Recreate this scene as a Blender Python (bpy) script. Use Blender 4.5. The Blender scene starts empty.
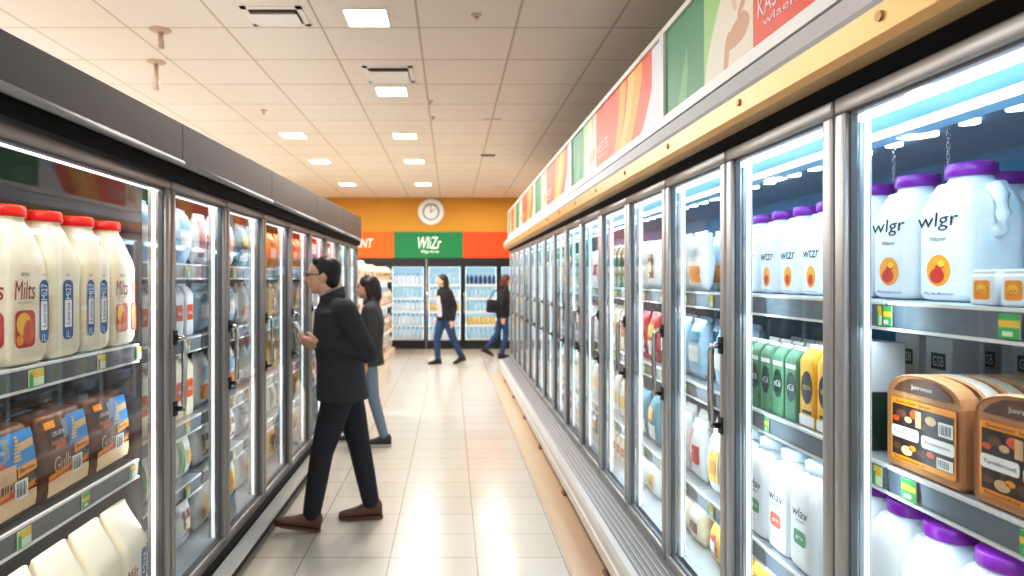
import bpy, bmesh, math, random
from mathutils import Vector, Matrix, Euler
random.seed(7)
PI = math.pi
scene = bpy.context.scene
COL = scene.collection
CAMZ = 1.6

# ------------------------------------------------------------------ materials
MATS = {}
def mat(name, col, rough=0.5, metal=0.0, emit=None, es=0.0, noise=0.0, nscale=20.0, spec=0.5, coat=0.0):
    if name in MATS: return MATS[name]
    m = bpy.data.materials.new(name); m.use_nodes = True
    nt = m.node_tree; b = nt.nodes['Principled BSDF']
    b.inputs['Base Color'].default_value = (*col, 1)
    b.inputs['Roughness'].default_value = rough
    b.inputs['Metallic'].default_value = metal
    b.inputs['Specular IOR Level'].default_value = spec
    b.inputs['Coat Weight'].default_value = coat
    if emit is not None:
        b.inputs['Emission Color'].default_value = (*emit, 1)
        b.inputs['Emission Strength'].default_value = es
    if noise > 0:
        tc = nt.nodes.new('ShaderNodeTexCoord'); nz = nt.nodes.new('ShaderNodeTexNoise')
        nz.inputs['Scale'].default_value = nscale; nz.inputs['Detail'].default_value = 4
        mr = nt.nodes.new('ShaderNodeMapRange')
        mr.inputs['To Min'].default_value = 1 - noise; mr.inputs['To Max'].default_value = 1 + noise
        mx = nt.nodes.new('ShaderNodeMix'); mx.data_type = 'RGBA'; mx.blend_type = 'MULTIPLY'
        mx.inputs['Factor'].default_value = 1.0
        mx.inputs['A'].default_value = (*col, 1)
        nt.links.new(tc.outputs['Object'], nz.inputs['Vector'])
        nt.links.new(nz.outputs['Fac'], mr.inputs['Value'])
        nt.links.new(mr.outputs['Result'], mx.inputs['B'])
        nt.links.new(mx.outputs['Result'], b.inputs['Base Color'])
    MATS[name] = m
    return m

def srgb(r, g, b):
    f = lambda c: (c/255/12.92) if c/255 <= 0.04045 else ((c/255+0.055)/1.055)**2.4
    return (f(r), f(g), f(b))

def tile_mat(name, c1, c2, cm, w, h, ox, oy, mortar, rough, coat=0.0, nz=0.04):
    m = bpy.data.materials.new(name); m.use_nodes = True
    nt = m.node_tree; b = nt.nodes['Principled BSDF']
    tc = nt.nodes.new('ShaderNodeTexCoord'); mp = nt.nodes.new('ShaderNodeMapping')
    mp.inputs['Location'].default_value = (ox, oy, 0)
    br = nt.nodes.new('ShaderNodeTexBrick'); br.offset = 0.0; br.squash = 1.0
    br.inputs['Scale'].default_value = 1.0
    br.inputs['Brick Width'].default_value = w; br.inputs['Row Height'].default_value = h
    br.inputs['Mortar Size'].default_value = mortar; br.inputs['Mortar Smooth'].default_value = 0.1
    br.inputs['Color1'].default_value = (*c1, 1); br.inputs['Color2'].default_value = (*c2, 1)
    br.inputs['Mortar'].default_value = (*cm, 1)
    no = nt.nodes.new('ShaderNodeTexNoise'); no.inputs['Scale'].default_value = 6; no.inputs['Detail'].default_value = 6
    mr = nt.nodes.new('ShaderNodeMapRange'); mr.inputs['To Min'].default_value = 1-nz; mr.inputs['To Max'].default_value = 1+nz
    mx = nt.nodes.new('ShaderNodeMix'); mx.data_type = 'RGBA'; mx.blend_type = 'MULTIPLY'; mx.inputs['Factor'].default_value = 1
    L = nt.links.new
    L(tc.outputs['Object'], mp.inputs['Vector']); L(mp.outputs['Vector'], br.inputs['Vector'])
    L(tc.outputs['Object'], no.inputs['Vector']); L(no.outputs['Fac'], mr.inputs['Value'])
    L(br.outputs['Color'], mx.inputs['A']); L(mr.outputs['Result'], mx.inputs['B'])
    L(mx.outputs['Result'], b.inputs['Base Color'])
    b.inputs['Roughness'].default_value = rough; b.inputs['Coat Weight'].default_value = coat
    b.inputs['Coat Roughness'].default_value = 0.12
    MATS[name] = m
    return m

def glass_mat(name, tint, base=0.05, power=5.0, amp=0.95):
    m = bpy.data.materials.new(name); m.use_nodes = True
    nt = m.node_tree; nt.nodes.clear()
    out = nt.nodes.new('ShaderNodeOutputMaterial'); mix = nt.nodes.new('ShaderNodeMixShader')
    tr = nt.nodes.new('ShaderNodeBsdfTransparent'); tr.inputs['Color'].default_value = (*tint, 1)
    gl = nt.nodes.new('ShaderNodeBsdfGlossy'); gl.inputs['Roughness'].default_value = 0.03
    gl.inputs['Color'].default_value = (0.95, 0.97, 1, 1)
    lw = nt.nodes.new('ShaderNodeLayerWeight'); lw.inputs['Blend'].default_value = 0.5
    pw = nt.nodes.new('ShaderNodeMath'); pw.operation = 'POWER'; pw.inputs[1].default_value = power
    ml = nt.nodes.new('ShaderNodeMath'); ml.operation = 'MULTIPLY_ADD'
    ml.inputs[1].default_value = amp; ml.inputs[2].default_value = base
    L = nt.links.new
    L(lw.outputs['Facing'], pw.inputs[0]); L(pw.outputs[0], ml.inputs[0])
    L(ml.outputs[0], mix.inputs[0]); L(tr.outputs[0], mix.inputs[1]); L(gl.outputs[0], mix.inputs[2])
    L(mix.outputs[0], out.inputs['Surface'])
    MATS[name] = m
    return m

def emis(name, col, s):
    return mat(name, (0.8, 0.8, 0.8), 0.5, 0, col, s)

M_floor = tile_mat('floor tiles', srgb(214,206,193), srgb(210,201,187), srgb(160,147,130), 0.496, 0.345, 0.35, 0.06, 0.0035, 0.22, 0.35)
M_ceil = tile_mat('ceiling tiles', srgb(238,230,222), srgb(236,227,218), srgb(196,184,172), 0.72, 0.705, 0.24, 0.1, 0.009, 0.9, 0, 0.02)
M_mustard = mat('mustard paint', srgb(204,150,48), 0.7, noise=0.05, nscale=3)
M_wall = mat('cream wall paint', srgb(225,212,196), 0.8, noise=0.03, nscale=3)
M_tan = mat('tan floor border', srgb(216,190,164), 0.3, noise=0.05, nscale=8)
M_silver = mat('brushed aluminium', srgb(178,180,182), 0.34, 0.5, noise=0.06, nscale=30)
M_silverd = mat('bronze aluminium', srgb(160,155,152), 0.34, 0.5, noise=0.06, nscale=30)
M_black = mat('gap and seam black', (0.004, 0.004, 0.005), 0.7, noise=0.1, spec=0.12)  # near-black colour for shaded gaps and for seams
M_header = mat('grey header paint', srgb(84,83,84), 0.42, 0.25, noise=0.05, nscale=6)
M_lip = mat('pale steel lip', srgb(160,162,164), 0.45, 0.3, noise=0.04)
M_gask = mat('grey gasket', srgb(104,108,114), 0.5, noise=0.06)
M_gold = mat('gold trim', srgb(214,172,112), 0.36, 0.35, noise=0.03, nscale=8)
M_ltgrey = mat('pale grey ledge', srgb(214,222,230), 0.45, 0.1, noise=0.03)
M_white = mat('white enamel', srgb(235,235,232), 0.4, noise=0.02)
M_bumper = mat('pale bumper vinyl', srgb(210,209,207), 0.35, 0.15, noise=0.04, nscale=9)
M_grille = mat('ribbed grey grille', srgb(132,138,146), 0.4, 0.3, noise=0.08)
M_kick = mat('brown kick plate', srgb(150,122,98), 0.6, noise=0.06)
M_inR = mat('blue grey liner', srgb(56,132,172), 0.4, 0.1, noise=0.05, nscale=4)
M_inRtop = mat('pale blue canopy', srgb(120,170,196), 0.35, 0.1, noise=0.04)
M_inL = mat('shade darkened liner', srgb(52,42,42), 0.5, 0.0, noise=0.06, nscale=4)  # darkened so the first left bay looks unlit
M_inL2 = mat('grey liner', srgb(120,130,138), 0.4, 0.1, noise=0.05, nscale=4)
M_div = mat('grey brown divider', srgb(84,74,74), 0.3, 0.1, noise=0.08, nscale=5)
M_shelf = mat('shelf enamel', srgb(190,198,205), 0.35, 0.2, noise=0.03)
M_rail = mat('slate price channel', srgb(112,122,132), 0.4, 0.1, noise=0.04)
M_railL = mat('dark price channel', srgb(92,96,102), 0.4, 0.1, noise=0.04)
M_wire = mat('dark wire mesh', srgb(70,76,80), 0.4, 0.5, noise=0.2, nscale=120)
M_tagY = mat('tag yellow', srgb(240,205,60), 0.6, noise=0.03)
M_tagG = mat('tag green', srgb(70,180,90), 0.6, noise=0.03)
M_tagW = mat('tag pale', srgb(225,240,215), 0.6, noise=0.03)
M_glass = glass_mat('cooler glass', (0.93, 0.97, 0.985), 0.04, 5.0, 0.9)
M_glassL = glass_mat('left cooler glass', (0.97, 0.98, 0.98), 0.05, 4.0, 0.9)
M_glassB = glass_mat('rear cooler glass', (0.95, 0.98, 0.99), 0.03, 5.0, 0.9)
M_led = emis('cool led tube', (0.62, 0.86, 1.0), 8)
M_ledpost = emis('cool led post', (0.70, 0.9, 1.0), 1.2)
M_ledtop = emis('white led strip', (0.95, 0.93, 1.0), 2.5)
M_ledL = emis('left led post', (0.82, 0.93, 1.0), 1.1)
M_ledLs = emis('left led post soft', (0.78, 0.92, 1.0), 0.8)
M_puck = emis('puck light', (0.8, 0.95, 1.0), 5)
M_panel = emis('ceiling diffuser', (1.0, 0.97, 0.93), 12)
M_ledB = emis('rear led', (0.7, 0.9, 1.0), 1.3)
M_chrome = mat('chrome', srgb(210,210,212), 0.15, 1.0, noise=0.03)
M_dark = mat('dark plastic', srgb(34,34,36), 0.4, noise=0.08)
M_screw = mat('brass screw', srgb(150,120,80), 0.4, 0.8, noise=0.1)

# ------------------------------------------------------------------ mesh builder
class MB:
    def __init__(self): self.v=[]; self.f=[]; self.m=[]; self.s=[]; self.mats=[]
    def mi(self, m):
        if m not in self.mats: self.mats.append(m)
        return self.mats.index(m)
    def geom(self, vs, fs, m, M=None, smooth=False):
        o = len(self.v); i = self.mi(m)
        for p in vs:
            p = Vector(p)
            if M is not None: p = M @ p
            self.v.append(p)
        for f in fs:
            self.f.append([o+k for k in f]); self.m.append(i); self.s.append(smooth)
    def box(self, x0,x1,y0,y1,z0,z1, m, M=None):
        if x0>x1: x0,x1=x1,x0
        if y0>y1: y0,y1=y1,y0
        if z0>z1: z0,z1=z1,z0
        v=[(x0,y0,z0),(x1,y0,z0),(x1,y1,z0),(x0,y1,z0),(x0,y0,z1),(x1,y0,z1),(x1,y1,z1),(x0,y1,z1)]
        f=[(0,3,2,1),(4,5,6,7),(0,1,5,4),(1,2,6,5),(2,3,7,6),(3,0,4,7)]
        self.geom(v,f,m,M)
    def bbox(self, x0,x1,y0,y1,z0,z1, m, b=0.004, M=None, seg=2):
        bm = bmesh.new()
        bmesh.ops.create_cube(bm, size=1)
        for v in bm.verts:
            v.co = Vector(((x0+x1)/2+v.co.x*abs(x1-x0), (y0+y1)/2+v.co.y*abs(y1-y0), (z0+z1)/2+v.co.z*abs(z1-z0)))
        bmesh.ops.bevel(bm, geom=bm.edges[:], offset=b, segments=seg, profile=0.5, affect='EDGES')
        self.bm(bm, m, M, True)
    def bm(self, bm, m, M=None, smooth=False):
        bm.verts.index_update()
        self.geom([v.co.copy() for v in bm.verts], [[v.index for v in f.verts] for f in bm.faces], m, M, smooth)
        bm.free()
    def loft(self, rings, m, M=None, smooth=True, cap0=True, cap1=True):
        n = len(rings[0]); vs=[p for r in rings for p in r]; fs=[]
        for k in range(len(rings)-1):
            for i in range(n):
                j=(i+1)%n
                fs.append((k*n+i, k*n+j, (k+1)*n+j, (k+1)*n+i))
        self.geom(vs, fs, m, M, smooth)
        o = len(self.v)-len(vs); i=self.mi(m)
        if cap0: self.f.append([o+k for k in reversed(range(n))]); self.m.append(i); self.s.append(False)
        if cap1: self.f.append([o+(len(rings)-1)*n+k for k in range(n)]); self.m.append(i); self.s.append(False)
    def cyl(self, c, r, h, m, n=20, M=None, axis='z', r2=None, smooth=True):
        r2 = r if r2 is None else r2
        def ring(rad, t):
            out=[]
            for k in range(n):
                a=2*PI*k/n; u,w=rad*math.cos(a), rad*math.sin(a)
                if axis=='z': out.append((c[0]+u,c[1]+w,c[2]+t))
                elif axis=='y': out.append((c[0]+w,c[1]+t,c[2]+u))
                else: out.append((c[0]+t,c[1]+u,c[2]+w))
            return out
        self.loft([ring(r,0),ring(r2,h)], m, M, smooth)
    def lathe(self, prof, m, n=24, M=None):
        rings=[[(r*math.cos(2*PI*k/n), r*math.sin(2*PI*k/n), z) for k in range(n)] for r,z in prof]
        self.loft(rings, m, M, True)
    def tube(self, pts, r, m, n=8, M=None):
        pts=[Vector(p) for p in pts]; rings=[]
        for i,p in enumerate(pts):
            d=(pts[min(i+1,len(pts)-1)]-pts[max(i-1,0)]).normalized()
            a=d.cross(Vector((0,0,1)))
            if a.length<0.1: a=d.cross(Vector((0,1,0)))
            a.normalize(); b=d.cross(a)
            rr = r[i] if isinstance(r,(list,tuple)) else r
            rings.append([p+(a*math.cos(2*PI*k/n)+b*math.sin(2*PI*k/n))*rr for k in range(n)])
        self.loft(rings, m, M, True)
    def poly(self, pts, m, M=None):
        self.geom(pts, [list(range(len(pts)))], m, M)
    def extr_y(self, prof, y0, y1, m, M=None):
        # prof: list of (x,z) closed
        self.loft([[(x,y0,z) for x,z in prof],[(x,y1,z) for x,z in prof]], m, M, False)
    def build(self, name, parent=None, org=None, fix=True):
        me = bpy.data.meshes.new(name)
        org = Vector(org) if org is not None else Vector((0,0,0))
        me.from_pydata([tuple(p-org) for p in self.v], [], self.f)
        for m in self.mats: me.materials.append(m)
        me.polygons.foreach_set('material_index', self.m)
        me.polygons.foreach_set('use_smooth', self.s)
        me.update()
        if fix:
            bm=bmesh.new(); bm.from_mesh(me); bmesh.ops.recalc_face_normals(bm, faces=bm.faces); bm.to_mesh(me); bm.free()
        o = bpy.data.objects.new(name, me); COL.objects.link(o)
        if parent is not None: o.parent = parent
        elif org.length>0: o.location = org
        return o

def tag(o, label=None, cat=None, group=None, kind=None):
    if label: o['label']=label
    if cat: o['category']=cat
    if group: o['group']=group
    if kind: o['kind']=kind
    return o
def empty(name, loc=(0,0,0), rz=0.0):
    o=bpy.data.objects.new(name,None); COL.objects.link(o); o.location=loc; o.rotation_euler=(0,0,rz)
    o.empty_display_size=0.05
    return o
def copy_tree(o, parent=None):
    c=o.copy(); COL.objects.link(c)
    if parent is not None: c.parent=parent
    for ch in o.children: copy_tree(ch, c)
    return c
PROTOS=[]
class Proto:
    def __init__(self, obj): self.o=obj; self.used=False; PROTOS.append(self)
    def place(self, loc, rz, label, cat, group=None, scale=None):
        if self.used: o=copy_tree(self.o)
        else: o=self.o; self.used=True
        o.location=loc; o.rotation_euler=(0,0,rz)
        o.scale = scale if scale else (1,1,1)
        for k in ('label','category','group'):
            if k in o: del o[k]
        return tag(o,label,cat,group)

TXT={}
def text_geom(s):
    if s in TXT: return TXT[s]
    cu=bpy.data.curves.new('t','FONT'); cu.body=s; cu.size=1; cu.resolution_u=2; cu.align_x='CENTER'; cu.align_y='CENTER'
    o=bpy.data.objects.new('t',cu); COL.objects.link(o)
    dg=bpy.context.evaluated_depsgraph_get(); dg.update()
    me=bpy.data.meshes.new_from_object(o.evaluated_get(dg))
    vs=[v.co.copy() for v in me.vertices]; fs=[list(p.vertices) for p in me.polygons]
    bpy.data.objects.remove(o); bpy.data.curves.remove(cu); bpy.data.meshes.remove(me)
    x0=min(v.x for v in vs); x1=max(v.x for v in vs); y0=min(v.y for v in vs); y1=max(v.y for v in vs)
    vs=[((v.x-(x0+x1)/2)/(x1-x0), (v.y-(y0+y1)/2)/(y1-y0)) for v in vs]
    TXT[s]=(vs,fs); return TXT[s]
class Face:
    """draws flat print on a plane: origin o, right u, up w, out n"""
    def __init__(self, mb, o, u, w, n): self.mb=mb; self.o=Vector(o); self.u=Vector(u); self.w=Vector(w); self.n=Vector(n); 
    def P(self,a,b,d): return self.o+self.u*a+self.w*b+self.n*d
    def poly(self,pts,m,d=0.0006): self.mb.poly([self.P(a,b,d) for a,b in pts], m)
    def rect(self,a0,a1,b0,b1,m,d=0.0006): self.poly([(a0,b0),(a1,b0),(a1,b1),(a0,b1)],m,d)
    def disc(self,a,b,r,m,d=0.0006,rb=None,n=24):
        rb=rb or r; self.poly([(a+r*math.cos(2*PI*k/n), b+rb*math.sin(2*PI*k/n)) for k in range(n)],m,d)
    def rrect(self,a0,a1,b0,b1,r,m,d=0.0006):
        pts=[]
        for cx,cy,st in ((a1-r,b1-r,0),(a0+r,b1-r,90),(a0+r,b0+r,180),(a1-r,b0+r,270)):
            for k in range(5):
                t=math.radians(st+22.5*k); pts.append((cx+r*math.cos(t),cy+r*math.sin(t)))
        self.poly(pts,m,d)
    def text(self,s,a,b,wd,ht,m,d=0.0009,shear=0.0,rot=0.0):
        vs,fs=text_geom(s); c,sn=math.cos(rot),math.sin(rot)
        out=[]
        for x,y in vs:
            X=x*wd+y*ht*shear; Y=y*ht
            out.append(self.P(a+X*c-Y*sn, b+X*sn+Y*c, d))
        self.mb.geom(out,fs,m)
FRONT=lambda mb,y,n=-1: Face(mb,(0,y,0),(1,0,0),(0,0,1),(0,-1,0))
def SIDE(mb,x): return Face(mb,(x,0,0),(0,1,0),(0,0,1),(1,0,0))

ORD=['zeroth','first','second','third','fourth','fifth','sixth','seventh','eighth','ninth','tenth','eleventh','twelfth','thirteenth','fourteenth','fifteenth','sixteenth','seventeenth','eighteenth','nineteenth','twentieth']

def struct(o): o['kind']='structure'; return o

# ------------------------------------------------------------------ setting
CEIL=3.47; DB=14.95
b=MB(); b.box(-9,2.6,-3,16.2,-0.1,0,M_floor); struct(b.build('floor'))
b=MB(); b.box(-9,2.6,-3,16.2,CEIL,CEIL+0.1,M_ceil); struct(b.build('ceiling'))
b=MB(); b.box(-9,2.6,DB,DB+0.12,2.08,CEIL,M_mustard); b.box(-9,-3.13,DB,DB+0.12,0,2.08,M_mustard); b.box(1.96,2.6,DB,DB+0.12,0,2.08,M_mustard)
struct(b.build('wall_back'))
b=MB(); b.box(-9.1,-9,-3,16.2,0,CEIL,M_wall); struct(b.build('wall_left'))
b=MB(); b.box(2.6,2.7,-3,16.2,0,CEIL,M_wall); struct(b.build('wall_right'))
b=MB(); b.box(0.655,0.96,0.2,10.95,0.0005,0.004,M_tan); struct(b.build('trim_1'))

# ------------------------------------------------------------------ ceiling fixtures
spots=[(-0.6,4.64,'nearest and brightest square ceiling light above the aisle'),
 (-0.59,6.46,'square ceiling light just beyond the square air vent'),
 (-0.6,8.47,'third square ceiling light along the row over the aisle'),
 (-0.58,10.3,'fourth square ceiling light along the row over the aisle'),
 (-0.55,12.8,'square ceiling light over the aisle closest to the mustard wall'),
 (-2.05,8.44,'nearest square ceiling light of the left row above the dark header'),
 (-2.08,10.3,'middle square ceiling light of the left row'),
 (-2.04,12.8,'farthest square ceiling light of the left row near the mustard wall')]
M_trimw=mat('light trim',srgb(240,238,234),0.4,noise=0.02)
for x,y,l in spots:
    r=empty('ceiling_light',(x,y,CEIL)); tag(r,l,'light','square recessed ceiling lights')
    b=MB(); h=0.145
    for a in ((-h-.012,h+.012,-h-.012,-h),(-h-.012,h+.012,h,h+.012),(-h-.012,-h,-h,h),(h,h+.012,-h,h)): b.box(*a,-0.012,0.0,M_trimw)
    b.build('frame',r)
    b=MB(); b.box(-h,h,-h,h,-0.006,0.0,M_panel); b.build('diffuser',r)
def vent(x,y,w,d,label,slots=2,square=True):
    r=empty('air_vent',(x,y,CEIL)); tag(r,label,'vent')
    b=MB(); t=0.04 if square else 0.012
    for a in ((-w/2,w/2,-d/2,-d/2+t),(-w/2,w/2,d/2-t,d/2),(-w/2,-w/2+t,-d/2,d/2),(w/2-t,w/2,-d/2,d/2)): b.box(*a,-0.008,0,M_trimw)
    b.build('frame',r)
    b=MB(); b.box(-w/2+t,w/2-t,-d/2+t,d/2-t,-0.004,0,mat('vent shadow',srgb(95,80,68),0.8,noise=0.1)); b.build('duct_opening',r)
    if square:
        b=MB(); i=w/2-t-0.004; j=d/2-t-0.03
        b.loft([[(-i,-j,-0.03),(i,-j,-0.03),(i,j,-0.03),(-i,j,-0.03)],[(-i*.8,-j*.8,-0.005),(i*.8,-j*.8,-0.005),(i*.8,j*.8,-0.005),(-i*.8,j*.8,-0.005)]],M_trimw,None,False)
        b.build('deflector_plate',r)
vent(-0.56,5.93,0.44,0.46,'square ceiling air vent with lowered plate between two aisle lights')
vent(-1.24,4.62,0.42,0.34,'square ceiling air vent left of the nearest ceiling light')
vent(0.56,9.8,0.24,0.18,'small slot vent in ceiling near the right sign row',square=False)
vent(1.0,13.2,0.3,0.1,'narrow slot vent in ceiling closest to the mustard wall',square=False)
vent(0.48,7.6,0.2,0.05,'thin dark slot vent in ceiling nearest the camera',square=False)
M_spr=mat('sprinkler paint',srgb(206,186,168),0.5,0.1,noise=0.05)
def sprinkler(x,y,L,label,name='pendant_sprinkler',s=1.0):
    r=empty(name,(x,y,CEIL)); tag(r,label,'sprinkler')
    b=MB(); b.lathe([(0.001,-0.022*s),(0.035*s,-0.02*s),(0.075*s,-0.006),(0.08*s,0)],M_spr,20); b.build('escutcheon',r)
    b=MB(); b.lathe([(0.001,-L),(0.028*s,-L),(0.026*s,-L*.6),(0.02*s,-L*.5),(0.018*s,-0.01)],M_spr,14); b.build('head',r)
sprinkler(-2.18,4.88,0.14,'farther-up shorter pendant sprinkler on the upper left ceiling')
sprinkler(-2.54,5.6,0.24,'longer pendant sprinkler hanging lowest on the upper left ceiling')
sprinkler(-2.07,7.19,0.05,'tiny ceiling sprinkler above left header near left light row','pendant_sprinkler',0.5)
sprinkler(-0.22,6.83,0.04,'tiny ceiling sprinkler right of the second aisle light','pendant_sprinkler',0.4)
sprinkler(-0.21,7.5,0.04,'tiny ceiling sprinkler right of the third aisle light','pendant_sprinkler',0.4)
sprinkler(0.18,4.6,0.03,'tiny round ceiling detector at upper middle of the ceiling','smoke_detector',0.5)

# ------------------------------------------------------------------ coolers
PITCH=0.655; RY0=1.67; RX=0.98; LX=-1.13
def bays(y_start,n): return [(y_start+i*PITCH, y_start+(i+1)*PITCH) for i in range(n)]

def door(root,org,s,X,y0,y1,zb,zt,frame_m,glass_m,handle,led_m,label=None,fw=0.042):
    """hinged glass door; s=+1 right case (interior at +x), -1 left case"""
    g=0.006; a,c=y0+g,y1-g; t=s*0.04
    b=MB()
    for (ya,yb,za,zc) in ((a,c,zb,zb+fw),(a,c,zt-fw,zt),(a,a+fw,zb+fw,zt-fw),(c-fw,c,zb+fw,zt-fw)):
        b.bbox(min(X,X+t),max(X,X+t),ya,yb,za,zc,frame_m,0.006)
    # inner bevel lip
    for (ya,yb,za,zc) in ((a+fw,c-fw,zb+fw,zb+fw+.008),(a+fw,c-fw,zt-fw-.008,zt-fw),(a+fw,a+fw+.008,zb+fw,zt-fw),(c-fw-.008,c-fw,zb+fw,zt-fw)):
        b.box(X+s*0.014,X+s*0.03,ya,yb,za,zc,M_gask)
    d=b.build('door',root,org)
    if label: d['label']=label
    b=MB(); xg=X+s*0.02
    b.poly([(xg,a+fw,zb+fw),(xg,c-fw,zb+fw),(xg,c-fw,zt-fw),(xg,a+fw,zt-fw)],glass_m)
    gobj=b.build('door_glass',d,None,False)
    for v in gobj.data.vertices: v.co -= Vector(org)
    b=MB(); b.box(X+s*0.036,X+s*0.05,a+fw,c-fw,zt-fw-(.026 if s>0 else .014),zt-fw-.008,led_m)
    o=b.build('light_strip',d,org)
    if handle:
        yh=a+fw*0.5+0.004; hx=X-s*0.036
        b=MB()
        b.tube([(X,yh,1.07),(hx,yh,1.07),(hx-s*0.002,yh,1.09),(hx-s*0.004,yh,1.22),(hx-s*0.002,yh,1.34),(hx,yh,1.36),(X,yh,1.36)],[0.011]*7,M_chrome,10)
        b.box(X-s*0.006,X,yh-0.016,yh+0.016,1.04,1.10,M_dark); b.box(X-s*0.006,X,yh-0.016,yh+0.016,1.33,1.39,M_dark)
        b.build('handle',d,org)
    return d

def shelf(root,org,s,xf,xb,y0,y1,z,plate_m,rail_m,tags,lip_m,wire=False):
    b=MB()
    b.box(xf+s*0.012,xb,y0,y1,z-0.02,z,plate_m)
    pr=[(xf,z-0.004),(xf+s*0.014,z),(xf+s*0.02,z-0.062),(xf+s*0.004,z-0.068)]
    b.extr_y(pr,y0,y1,rail_m)
    b.box(xf-s*0.003,xf+s*0.018,y0,y1,z-0.072,z-0.064,lip_m)
    b.box(xf-s*0.002,xf+s*0.01,y0,y1,z-0.006,z+0.002,lip_m)
    o=b.build('shelf',root,org)
    for (ty,w,kind) in tags:
        b=MB(); F=Face(b,(xf-s*0.003,ty,z-0.035),(0,-s,0),(0,0,1),(-s,0,0))
        b.box(xf-s*0.004,xf-s*0.001,ty-w/2,ty+w/2,z-0.06,z-0.01,M_tagW)
        F=Face(b,(xf-s*0.004,ty,z-0.035),(0,-s,0),(0,0,1),(-s,0,0))
        if kind==0:
            F.rect(-w/2,w/2,-0.025,0.0,M_tagW); F.rect(-w/2,w/2,0.0,0.025,M_tagY); F.rect(-w/2,-w*0.25,-0.025,0.012,M_tagG,0.0012)
        else:
            F.rect(-w/2,w/2,-0.025,-0.002,M_tagG); F.rect(-w/2,w/2,-0.002,0.012,M_tagY); F.rect(-w/2,w/2,0.012,0.025,M_tagG)
            F.rect(-w*.3,w*.2,-0.02,-0.01,M_tagW,0.0012)
        b.build('price_tag',o,org)
    return o

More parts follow.
